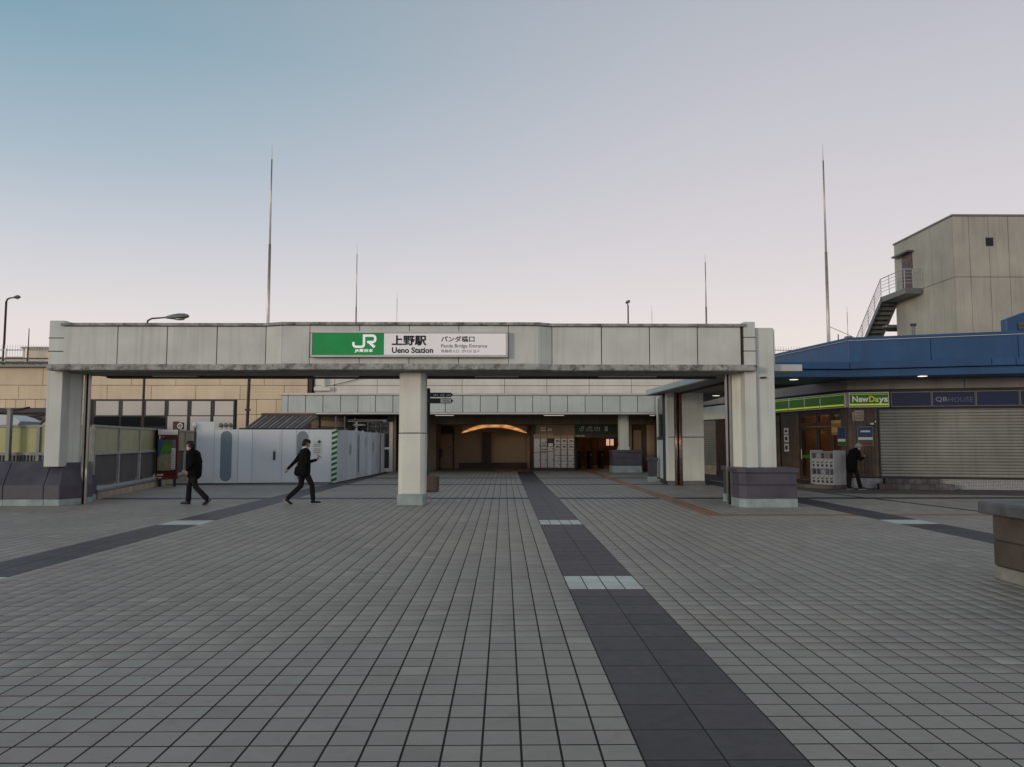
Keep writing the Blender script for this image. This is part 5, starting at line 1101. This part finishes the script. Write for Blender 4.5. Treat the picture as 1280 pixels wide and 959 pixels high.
# roof things
lv = site('blue_roof_louvre', 'blue rooftop box with a louvre at the right edge of the picture', 'roof unit', (22, 33, 4.4))
DLv = 32.0; vx = lambda p: PX(p, DLv, 400); vz = lambda y: PZ(y, DLv)
MB().prof_y([(vx(1258), 4.42), (vx(1258), vz(398)), (vx(1282), vz(389)), (vx(1340), vz(386)), (vx(1340), 4.42)], DLv, DLv + .4).build('casing', M_BLUE, lv, bev=.02)
box('louvre_recess', M_BLACK, lv, vx(1271.5), vx(1300), DLv - .012, DLv - .002, vz(412), vz(403))
for k in range(5): box('louvre_blade', M_GREYMETAL, lv, vx(1271.8), vx(1299.5), DLv - .05, DLv - .013, vz(412) + .03 + .062 * k, vz(412) + .06 + .062 * k)
wf = site('roof_wire_fence', 'fine spiked wire fence on the roof left of the blue parapet', 'fence', (13, 40, 4.4))
wm = MB(); DW = 40.0; x = PX(968, DW)
while x < PX(1048, DW): wm.tube([(x, DW, 4.42), (x, DW, PZ(433, DW))], .011, 4); x += .14
tag(wm.build('wire', M_ALU, wf), kind='stuff')
for y in (437.5, 443): MB().tube([(PX(968, DW), DW, PZ(y, DW)), (PX(1048, DW), DW, PZ(y, DW))], .02, 5).build('rail', M_ALU, wf)
vn = site('roof_vent_pipe', 'short dark vent pipe standing at the foot of the tower', 'vent pipe', (PX(1146, 38), 38, 4.4)); MB().tube([(PX(1146, 38), 38, 4.42), (PX(1146, 38), 38, PZ(407, 38))], .09, 8).build('pipe', M_GREYMETAL, vn); MB().tube([(PX(1146, 38), 38, PZ(407, 38)), (PX(1146, 38), 38, PZ(404, 38))], .15, 8).build('cowl', M_DARKMETAL, vn)

# ================================================================== CONCRETE TOWER
tw = site('concrete_tower', 'tall grey-beige panelled concrete tower with an outside steel stair', 'tower', (23.2, 40, 0))
def Yat(px, py, X): x, y, u = ray(px, py); return X * y / x
TX, TY0 = PX(1190, 40, 268.5), 40.0
TY1, TZ = Yat(1117, 303, TX), PZ(268.5, 40)
ZM = PZ(345, 40)
box('core', M_JOINT, tw, TX + .05, 30.35, TY0 + .05, TY1 - .05, 0, TZ - .1)
fe = [TX] + [PX(p, TY0, 310) for p in (1212, 1236.5, 1261, 1285)] + [29.0, 30.4]
for a, b in zip(fe, fe[1:]):
    for z0, z1 in ((4.4, ZM), (ZM, TZ)): box('panel', M_TOWER, tw, a + .012, b - .012, TY0, TY0 + .05, z0 + .012, z1 - .012, bev=.006)
ys = [TY0 + .06 + k * (TY1 - TY0 - .06) / 6 for k in range(7)]
for a, b in zip(ys, ys[1:]):
    for z0, z1 in ((4.4, ZM), (ZM, TZ)): box('panel', M_TOWER, tw, TX, TX + .05, a + .010, b - .010, z0 + .012, z1 - .012, bev=.006)
box('roof_cap', M_GREYMETAL, tw, TX - .05, 30.45, TY0 - .05, TY1 + .05, TZ, TZ + .09)
vx = lambda p: PX(p, TY0, 300); v_ = box('vent_opening', M_BLACK, tw, vx(1232), vx(1241), TY0 - .03, TY0 - .002, PZ(306, TY0), PZ(296, TY0)); box('vent_frame', M_GREYMETAL, v_, vx(1231.4), vx(1241.6), TY0 - .05, TY0 - .031, PZ(296, TY0), PZ(295.3, TY0))
ac = site('roof_awning_unit', 'small grey awning unit jutting left from the tower foot', 'roof unit', (PX(1113, 46.4), 46.5, 8.3)); box('hood', M_GREYMETAL, ac, PX(1110, 46.4), TX + .2, TY1 + .08, TY1 + .6, PZ(409.5, 46.4), PZ(405.5, 46.4), bev=.05); box('bracket', M_DARKMETAL, ac, PX(1113, 46.4), TX + .2, TY1 + .2, TY1 + .4, PZ(413.5, 46.4), PZ(409.6, 46.4))
# door, canopy, landing and stair down the left face
M_DOORB = mat('tower_door', (.14, .085, .085), .5, .1)
ZP = ZM + .02
DY0, DY1 = Yat(1141, 335, TX), Yat(1128.5, 335, TX); DYM = (DY0 + DY1) / 2
dr = box('door', M_DOORB, tw, TX - .06, TX - .002, DY0, DY1, ZP, PZ(318, DYM)); box('transom', M_GREYMETAL, dr, TX - .08, TX - .061, DY0, DY1, ZP + 1.95, ZP + 2.0)
box('pane', M_GLASS, dr, TX - .075, TX - .061, DY0 + .25, DY1 - .35, ZP + .9, ZP + 1.8)
box('door_canopy', M_GREYMETAL, tw, TX - .42, TX - .002, DY0 - .2, DY1 + .5, PZ(317, DYM), PZ(315, DYM))
PXa, PXb = TX - 1.06, TX - .002
LY0 = Yat(1154, 357, TX); LY1 = Yat(1101, 372, PXa)
box('landing', M_GREYMETAL, tw, PXa, PXb, LY0, LY1, ZP - .32, ZP, bev=.01)
stp = box('stair_stringer', M_GREYMETAL, tw, PXa - .04, PXa - .005, LY1 - .05, LY1 + .01, ZP - .30, ZP)
ns = 16; run, rise = .27, .245
for s_x in (PXa, PXb - .06):
    MB().add([(s_x, LY1, ZP), (s_x + .05, LY1, ZP), (s_x + .05, LY1 + ns * run, ZP - ns * rise), (s_x, LY1 + ns * run, ZP - ns * rise), (s_x, LY1, ZP - .36), (s_x + .05, LY1, ZP - .36), (s_x + .05, LY1 + ns * run, ZP - ns * rise - .36), (s_x, LY1 + ns * run, ZP - ns * rise - .36)],
             [(0, 1, 2, 3), (7, 6, 5, 4), (0, 4, 5, 1), (1, 5, 6, 2), (2, 6, 7, 3), (3, 7, 4, 0)]).build('stair_stringer', M_GREYMETAL, tw)
for k in range(ns):
    box('tread', M_DKBROWN, tw, PXa + .05, PXb - .06, LY1 + k * run, LY1 + (k + 1) * run + .02, ZP - .2 - k * rise - .04, ZP - .2 - k * rise); box('riser', M_GREYMETAL, tw, PXa + .05, PXb - .06, LY1 + (k + 1) * run, LY1 + (k + 1) * run + .015, ZP - .2 - (k + 1) * rise, ZP - .2 - k * rise - .041)
ra = site('stair_railing', 'thin steel railing round the tower landing and down its stair', 'railing', (PXa, LY0, ZP))
tot = ns * run
def rpath(h): return [(PXb - .02, LY0 + .03, ZP + h), (PXa + .02, LY0 + .03, ZP + h), (PXa + .02, LY1, ZP + h), (PXa + .02, LY1 + tot, ZP + h - ns * rise)]
for k, h in enumerate((1.1, .9, .7, .5, .3)): MB().tube(rpath(h), .028 if k == 0 else .014, 6).build('rail', M_ALU, ra)
for (x, y) in [(PXb - .03, LY0 + .03), (PXa + .5, LY0 + .03), (PXa + .02, LY0 + .03), (PXa + .02, LY0 + .9), (PXa + .02, LY0 + 1.8), (PXa + .02, LY1)]: MB().tube([(x, y, ZP), (x, y, ZP + 1.1)], .024, 6).build('post', M_ALU, ra)
for k in range(1, 6): y = LY1 + k * tot / 5; MB().tube([(PXa + .02, y, ZP - k * tot / 5 * rise / run), (PXa + .02, y, ZP + 1.1 - k * tot / 5 * rise / run)], .024, 6).build('post', M_ALU, ra)

# ================================================================== FOREGROUND STONE BENCH WALL
fw = site('stone_planter_wall', 'brown stone wall block with a granite cap at the right edge', 'planter', (6.7, 8, 0))
x0, x1, y1 = 5.92, 7.9, 9.42
ybl = [y1, y1 - 1.06, y1 - 2.12, y1 - 3.18]
box('core', M_JOINT, fw, x0 + .03, x1 - .03, ybl[-1] + .03, y1 - .03, 0, .83)
for k, (b, a) in enumerate(zip(ybl, ybl[1:])):
    box('base_stone', M_STONEP, fw, x0, x1, a + .004, b - .004, 0, .155, bev=.012)
    box('stone', M_STONEB, fw, x0 + .012, x1 - .012, a + .004, b - .004, .165, .455, bev=.01); box('stone', M_STONEB, fw, x0 + .012, x1 - .012, a + .004, b - .004, .468, .76, bev=.01)
    c = MB().prof_y([(x0 - .09, .775), (x0 - .10, .785), (x0 - .10, .90), (x0 - .075, .925), (x1 + .075, .925), (x1 + .10, .90), (x1 + .10, .785), (x1 + .09, .775)], a + .003 - (.1 if k == 2 else 0), b - .003 + (.1 if k == 0 else 0)).build('cap_stone', M_STONEC, fw, bev=.015)

# ================================================================== CAPSULE TOY MACHINES
MX = Vector((10.97, 27.55, .142)); MD = Vector((.45, -.80, 0)).normalized()
rzm = math.atan2(MD.y, MD.x)
M_MACH = mat('machine_white', (.38, .40, .42), .35, .05, 2); M_CLEAR = glass_mat('capsule_window', (.10, .12, .14), .25, .08)
CAPS = [mat('capsule%d' % k, c, .4, .05) for k, c in enumerate([(.5, .08, .07), (.08, .2, .5), (.55, .45, .1), (.6, .6, .62), (.08, .3, .12)])]
def machine(label, loc, pic):
    t = thing('capsule_machine', label, 'vending machine', loc, rzm, 'capsule toy machines outside the shop')
    W_, H_, D_ = .176, .545, .44
    MB().prof_x([(0, .0), (0, .27), (.035, .30), (.035, .54), (D_, .54), (D_, 0)], 0, W_).build('body', M_MACH, t, bev=.008)
    box('window', M_CLEAR, t, .012, W_ - .012, .012, .034, .315, .525); box('picture_card', pic, t, .02, W_ - .02, .0345, .0349 + .0002, .33, .50)
    kn = MB().tube([(W_ * .5, -.0, .19), (W_ * .5, -.03, .19)], .036, 10).build('dial', M_GREYMETAL, t); box('dial_grip', M_BLACK, kn, W_ * .5 - .03, W_ * .5 + .03, -.045, -.031, .182, .198)
    box('chute', M_BLACK, t, W_ * .25, W_ * .75, -.006, -.001, .04, .12); box('shelf_lip', M_MACH, t, .002, W_ - .002, -.05, -.001, .0, .02); box('coin_slot', M_DARKMETAL, t, W_ * .72, W_ * .86, -.006, -.001, .22, .26)
    return t
nm = ['leftmost', 'second', 'middle', 'fourth', 'rightmost']
for r_ in range(2):
    for k in range(5):
        p = MX + MD * (.182 * k) + Vector((0, 0, .03 + .56 * r_))
        machine('%s capsule toy machine of the %s row by the shop door' % (nm[k] if k in (0, 2, 4) else nm[k] + ' from left', 'upper' if r_ else 'lower'), p, [M_PBLUE, M_PAPER, M_DARKMETAL, M_BEIGE, M_DKBROWN, M_DARKMETAL, M_PBLUE, M_PAPER, M_GREYMETAL, M_PGREEN][k + 5 * (1 - r_)])
rkk = thing('machine_rack', 'white rack with a side panel holding the capsule toy machines', 'rack', MX, rzm)
MB().prof_x([(.02, 0), (-.03, .02), (-.03, 1.17), (.0, 1.20), (.62, 1.20), (.62, 0)], .915, .94).build('side_panel', M_MACH, rkk, bev=.006); MB().prof_x([(.02, 0), (-.03, .02), (-.03, 1.17), (.0, 1.20), (.62, 1.20), (.62, 0)], -.035, -.012).build('side_panel', M_MACH, rkk, bev=.006)
for z in (0, .5765, 1.15): box('shelf', M_MACH, rkk, -.011, .914, -.02, .6, z, z + .0125 if z else .028)

# ================================================================== PEOPLE
def capsule(mb, a, b, ra, rb, sx=1.0, sy=1.0, n=10):
    """closed tapered capsule from a to b; sx, sy widen the cross section in x and y"""
    a, b = Vector(a), Vector(b); d = b - a; L_ = d.length; d = d / L_ if L_ > 1e-6 else Vector((0, 0, 1))
    u = d.cross(Vector((0, 1, 0)) if abs(d.y) < .9 else Vector((1, 0, 0))).normalized(); v = d.cross(u)
    rings = []
    for k in range(4): t = -math.pi / 2 + math.pi / 2 * k / 4; rings.append((a + d * (ra * math.sin(t)), ra * math.cos(t)))
    rings += [(a + d * (L_ * k / 4), ra + (rb - ra) * k / 4) for k in range(5)]
    for k in range(1, 5): t = math.pi / 2 * k / 4; rings.append((b + d * (rb * math.sin(t)), rb * math.cos(t)))
    base = len(mb.v)
    for c, r in rings:
        for j in range(n):
            t = 2 * math.pi * j / n; o = (u * math.cos(t) + v * math.sin(t)) * max(r, .0008)
            mb.v.append((c.x + o.x * sx, c.y + o.y * sy, c.z + o.z))
    for k in range(len(rings) - 1):
        for j in range(n):
            p0, p1 = base + k * n + j, base + k * n + (j + 1) % n; mb.f.append((p0, p1, p1 + n, p0 + n))
    mb.f.append(tuple(base + j for j in range(n))[::-1]); mb.f.append(tuple(base + (len(rings) - 1) * n + j for j in range(n)))
def fuse(name, caps, mats, parent, voxel=.011, smooth=2):
    """fuse the capsules into one continuous skin; each face takes the material of the nearest capsule"""
    mb = MB()
    for c in caps: capsule(mb, *c[:4], *(c[5:7] if len(c) > 5 else ()))
    me = bpy.data.meshes.new(name); me.from_pydata(mb.v, [], mb.f)
    bm = bmesh.new(); bm.from_mesh(me); bmesh.ops.recalc_face_normals(bm, faces=bm.faces); bm.to_mesh(me); bm.free()
    o = bpy.data.objects.new(name, me); C.objects.link(o)
    md = o.modifiers.new('r', 'REMESH'); md.mode = 'VOXEL'; md.voxel_size = voxel
    ms = o.modifiers.new('s', 'SMOOTH'); ms.factor = .5; ms.iterations = smooth
    dg = bpy.context.evaluated_depsgraph_get(); dg.update(); m2 = bpy.data.meshes.new_from_object(o.evaluated_get(dg))
    bpy.data.objects.remove(o); bpy.data.meshes.remove(me); m2.name = name
    for m in mats: m2.materials.append(m)
    n = len(m2.polygons); cen = np.empty(n * 3); m2.polygons.foreach_get('center', cen); cen = cen.reshape(-1, 3)
    best = np.full(n, 1e9); idx = np.zeros(n, np.int32)
    for c in caps:
        a, b = np.array(c[0]), np.array(c[1]); ab = b - a; L2 = max(1e-9, ab @ ab); t = np.clip(((cen - a) @ ab) / L2, 0, 1)
        df = cen - (a + t[:, None] * ab)
        if len(c) > 5: df = df / np.array([c[5], c[6], 1.0])
        d = np.linalg.norm(df, axis=1) - (c[2] + (c[3] - c[2]) * t); k = d < best; best[k] = d[k]; idx[k] = c[4]
    m2.polygons.foreach_set('material_index', idx); m2.polygons.foreach_set('use_smooth', np.ones(n, bool)); m2.update()
    return link(bpy.data.objects.new(name, m2), parent)
def hand_caps(w, dirv, palm_n, side, m, curl=.4):
    """palm, four unequal bent fingers and a thumb leaving the side of the palm"""
    w, d, nrm = Vector(w), Vector(dirv).normalized(), Vector(palm_n).normalized(); s = d.cross(nrm).normalized() * side
    out = [(tuple(w), tuple(w + d * .075), .026, .034, m)]
    for k, ln in enumerate((.068, .078, .072, .056)):
        b0 = w + d * .085 + s * (.03 - .020 * k); b1 = b0 + (d * math.cos(curl) + nrm * math.sin(curl)) * ln * .55; b2 = b1 + (d * math.cos(curl * 2.2) + nrm * math.sin(curl * 2.2)) * ln * .5
        out += [(tuple(b0), tuple(b1), .0105, .0098, m), (tuple(b1), tuple(b2), .0098, .0085, m)]
    t0 = w + d * .03 + s * .028; t1 = t0 + (d * .6 + s * .7 + nrm * .3).normalized() * .045; t2 = t1 + (d * .9 + s * .2 + nrm * .5).normalized() * .034
    return out + [(tuple(t0), tuple(t1), .0135, .0115, m), (tuple(t1), tuple(t2), .0115, .0095, m)]
SKIN = mat('skin', (.42, .26, .19), .55, .06, 6, objvar=0); HAIRB = mat('black_hair', (.012, .010, .010), .5, .2, 20, objvar=0); HAIRW = mat('white_hair', (.36, .36, .36), .6, .15, 20, objvar=0)
CLOTH = mat('black_cloth', (.007, .007, .008), .95, .2, 6, bump=.3, bscale=50, objvar=0, spec=.15); CLOTH2 = mat('charcoal_suit', (.009, .0085, .010), .95, .2, 6, bump=.3, bscale=60, objvar=0, spec=.15)
TROU = mat('dark_trousers', (.008, .0075, .008), .95, .2, 7, objvar=0); SHOE = mat('shoe_black', (.012, .012, .012), .4, .1, objvar=0); SOLE = mat('shoe_sole', (.55, .55, .52), .6, .1, objvar=0); SHIRT = mat('shirt_white', (.7, .7, .7), .7, .05, objvar=0); MASK = mat('mask_white', (.72, .73, .75), .7, .05, objvar=0); EYE = mat('eye_dark', (.02, .015, .012), .3, .05, objvar=0)
# material slots: 0 jacket 1 trousers 2 skin 3 shoe 4 sole 5 shirt
def head_caps(hc_, f, up, r=1.0):
    """skull, jaw, nose, ears and neck; f = facing, up = crown direction"""
    hc_, f, up = Vector(hc_), Vector(f).normalized(), Vector(up).normalized(); s = f.cross(up).normalized()
    g_ = lambda a, b, c: tuple(hc_ + f * a * r + up * b * r + s * c * r)
    return [(g_(-.015, .03, 0), g_(.012, .03, 0), .090 * r, .084 * r, 2), (g_(.02, -.045, 0), g_(.038, -.075, 0), .064 * r, .040 * r, 2),
            (g_(.085, .0, 0), g_(.108, -.022, 0), .011 * r, .015 * r, 2), (g_(-.005, -.012, .083), g_(-.012, .018, .086), .012 * r, .015 * r, 2), (g_(-.005, -.012, -.083), g_(-.012, .018, -.086), .012 * r, .015 * r, 2),
            (tuple(hc_ + Vector((0, -.035, -.135))), g_(-.015, -.045, 0), .052 * r, .052 * r, 2)]
def leg(hip, knee, ank, toe_dir, heel_lift, m=1, cuff=.062):
    h, k, a = Vector(hip), Vector(knee), Vector(ank); t = Vector(toe_dir).normalized()
    heel = a + Vector((0, 0, -.055)) - t * .035; ball_ = a + t * .13 + Vector((0, 0, -.065)); toe = a + t * .19 + Vector((0, 0, -.068))
    return [(tuple(h), tuple(k), .098, .070, m), (tuple(k), tuple(k + (a - k) * .35), .070, .070, m), (tuple(k + (a - k) * .35), tuple(a + (k - a) * .06), .070, cuff, m),
            (tuple(a), tuple(heel), .042, .036, 3), (tuple(heel), tuple(ball_), .036, .038, 3), (tuple(ball_), tuple(toe), .038, .026, 3)]
def sole_mesh(ank, toe_dir, parent, m):
    a = Vector(ank); t = Vector(toe_dir).normalized(); s = t.cross(Vector((0, 0, 1))).normalized(); nrm = s.cross(t).normalized()
    pts = [(-.075, .025), (-.05, .036), (.08, .044), (.17, .040), (.215, .02)]; out = [a + t * u + s * v for u, v in pts] + [a + t * u - s * v for u, v in pts[::-1]]
    n = len(out); mb = MB(); mb.add([tuple(p - nrm * .088) for p in out] + [tuple(p - nrm * .102) for p in out], [tuple(range(n)), tuple(range(n, 2 * n))[::-1]] + [(i, n + i, n + (i + 1) % n, (i + 1) % n) for i in range(n)])
    return mb.build('shoe_sole', m, parent)
def face_parts(parent, hc_, f, up, mask, hair_caps, hair_m):
    hc_, f, up = Vector(hc_), Vector(f).normalized(), Vector(up).normalized(); s = f.cross(up).normalized()
    g_ = lambda a, b, c: tuple(hc_ + f * a + up * b + s * c)
    for c in (.033, -.033): MB().ball(g_(.079, .012, c), .011, 8, 6).build('eye', EYE, parent, smooth=True)
    if mask:
        fuse('face_mask', [(g_(.050, -.035, 0), g_(.066, -.055, 0), .058, .045, 0)], [MASK], parent, .009, 1)
    else:
        MB().ball(g_(.078, -.058, 0), (.012, .020, .006), 8, 5).build('mouth', SKIN, parent, smooth=True)
    fuse('hair', [(g_(*a), g_(*b), r0, r1, 0) for a, b, r0, r1 in hair_caps], [hair_m], parent, .010, 1)

# local frame: facing +Y, right hand +X
# --- man with the phone, striding right, seen from behind
p2 = thing('person', 'person in dark suit striding right while looking at a phone', 'person', (PX(381, 20.7), 20.72, 0), R(-62), 'people crossing the plaza')
caps = [((0, -.02, .93), (0, .0, 1.08), .135, .135, 1, 1.2, .95), ((0, -.01, .84), (0, .01, 1.14), .172, .155, 0, 1.25, 1.05), ((0, .01, 1.14), (0, .02, 1.32), .155, .165, 0, 1.25, .92),
        ((-.145, .0, 1.37), (.145, .0, 1.37), .080, .080, 0), ((-.05, .01, 1.40), (.05, .01, 1.40), .085, .085, 0), ((0, .0, 1.44), (0, .012, 1.475), .068, .063, 5)]
HC = (0, .045, 1.575); F = (0, .93, -.36); U = (0, .36, .93)
caps += head_caps(HC, F, U)
lw = (-.36, -.33, .93); caps += [((-.185, .0, 1.375), (-.27, -.15, 1.14), .066, .054, 0), ((-.27, -.15, 1.14), lw, .052, .040, 0)] + hand_caps(lw, (-.25, -.40, -.55), (1, 0, 0), 1, 2)
rw = (.17, .27, 1.16); caps += [((.185, .0, 1.375), (.25, .02, 1.10), .066, .054, 0), ((.25, .02, 1.10), rw, .052, .040, 0)] + hand_caps(rw, (-.15, .75, .5), (-.5, -.2, .8), 1, 2, .7)
aR, aL = (.07, .24, .10), (-.08, -.40, .155)
caps += leg((.085, .0, .88), (.085, .20, .50), aR, (0, 1, -.0), 0) + leg((-.085, -.02, .88), (-.09, -.05, .47), aL, (0, .80, -.60), 1)
fuse('body', caps, [CLOTH2, TROU, SKIN, SHOE, SOLE, SHIRT], p2); sole_mesh((.07, .24, .10), (0, 1, 0), p2, SOLE); sole_mesh(aL, (0, .80, -.60), p2, SOLE)
face_parts(p2, HC, F, U, False, [((-.03, .055, 0), (.02, .075, 0), .090, .080, 0)[:4], ((-.055, .01, .02), (-.05, -.03, 0), .070, .055), ((-.02, .06, .05), (-.02, .0, .062), .045, .035), ((-.02, .06, -.05), (-.02, .0, -.062), .045, .035), ((.05, .085, .02), (.075, .055, -.02), .030, .022)], HAIRB)
bag = fuse('shoulder_bag', [((-.17, -.12, .92), (-.14, -.14, .82), .085, .09, 0, .8, 1.0)], [CLOTH], p2, .011, 1)
ph = thing('phone', 'small dark phone held in the hand of the person in the suit', 'phone', (PX(381, 20.7), 20.72, 0), R(-62))
Tp = Matrix.Translation((.12, .37, 1.26)) @ Matrix.Rotation(R(-35), 4, 'X'); box('casing', M_BLACK, ph, -.036, .036, -.075, .075, -.004, .004, Tp, bev=.003); box('screen', M_GREYMETAL, ph, -.032, .032, -.07, .07, .0042, .0048, Tp)

# --- older walker going left in a thick black jacket
p1 = thing('person', 'person in thick black jacket and white mask walking left', 'person', (PX(243, 20.5), 20.55, 0), R(84), 'people crossing the plaza')
caps = [((0, -.02, .80), (0, -.01, 1.02), .172, .186, 0, 1.18, 1.12), ((0, -.01, 1.02), (0, .02, 1.28), .186, .172, 0, 1.2, 1.05), ((-.14, .01, 1.31), (.14, .01, 1.31), .092, .092, 0), ((-.05, .03, 1.36), (.05, .03, 1.36), .088, .088, 0), ((0, .05, 1.41), (0, .055, 1.43), .066, .064, 0)]
HC = (0, .105, 1.53); F = (0, .97, -.22); U = (0, .22, .97)
caps += head_caps(HC, F, U)
w_ = (.21, .08, .93); caps += [((.19, .0, 1.32), (.235, -.05, 1.10), .080, .068, 0), ((.235, -.05, 1.10), w_, .066, .052, 0)] + hand_caps(w_, (0, .25, -.95), (-1, 0, 0), 1, 2)
w_ = (-.21, .05, .92); caps += [((-.19, .0, 1.32), (-.24, -.08, 1.10), .080, .068, 0), ((-.24, -.08, 1.10), w_, .066, .052, 0)] + hand_caps(w_, (0, .35, -.9), (1, 0, 0), -1, 2)
aR, aL = (.08, .16, .10), (-.08, -.43, .165)
caps += leg((.09, .0, .84), (.09, .15, .48), aR, (0, 1, 0), 0, cuff=.075) + leg((-.09, -.02, .84), (-.09, -.12, .46), aL, (0, .72, -.70), 1, cuff=.072)
fuse('body', caps, [CLOTH, TROU, SKIN, SHOE, SOLE, SHIRT], p1); sole_mesh(aR, (0, 1, 0), p1, SHOE); sole_mesh(aL, (0, .72, -.70), p1, SHOE)
face_parts(p1, HC, F, U, True, [((-.03, .05, 0), (.03, .075, 0), .092, .078), ((-.06, .0, .02), (-.055, -.03, -.02), .066, .055), ((-.02, .05, .05), (-.015, .0, .065), .045, .034), ((-.02, .05, -.05), (-.015, .0, -.065), .045, .034)], HAIRB)

# --- stooping older man by the shop, looking down at his hands
p3 = thing('person', 'stooping white-haired person in black coat beside the capsule machines', 'person', (12.02, 26.62, .009), R(-76), 'people crossing the plaza')
caps = [((0, -.05, .74), (0, -.03, 1.02), .172, .168, 0, 1.2, 1.05), ((0, -.03, 1.02), (0, .08, 1.24), .168, .165, 0, 1.22, 1.02), ((-.14, .09, 1.30), (.14, .09, 1.30), .085, .085, 0), ((0, .10, 1.33), (0, .14, 1.37), .085, .07, 0)]
HC = (0, .25, 1.455); F = (0, .80, -.60); U = (0, .60, .80)
caps += head_caps(HC, F, U)
w_ = (.10, .36, 1.08); caps += [((.19, .09, 1.30), (.25, .10, 1.04), .072, .060, 0), ((.25, .10, 1.04), w_, .056, .044, 0)] + hand_caps(w_, (-.5, .6, .4), (-.3, -.4, .8), 1, 2, .7)
w_ = (-.10, .36, 1.07); caps += [((-.19, .09, 1.30), (-.25, .10, 1.04), .072, .060, 0), ((-.25, .10, 1.04), w_, .056, .044, 0)] + hand_caps(w_, (.5, .6, .4), (.3, -.4, .8), -1, 2, .7)
aR, aL = (.09, .20, .102), (-.09, -.12, .102)
caps += leg((.09, -.04, .84), (.09, .10, .48), aR, (.1, 1, 0), 0, cuff=.078) + leg((-.09, -.05, .84), (-.09, -.04, .48), aL, (-.1, 1, 0), 0, cuff=.078)
fuse('body', caps, [CLOTH, TROU, SKIN, SHOE, SOLE, SHIRT], p3); sole_mesh(aR, (.1, 1, 0), p3, SOLE); sole_mesh(aL, (-.1, 1, 0), p3, SOLE)
face_parts(p3, HC, F, U, True, [((-.03, .045, 0), (.03, .07, 0), .092, .080), ((-.06, .0, .02), (-.055, -.03, -.02), .068, .055), ((-.02, .04, .05), (-.02, -.01, .064), .045, .034), ((-.02, .04, -.05), (-.02, -.01, -.064), .045, .034)], HAIRW)
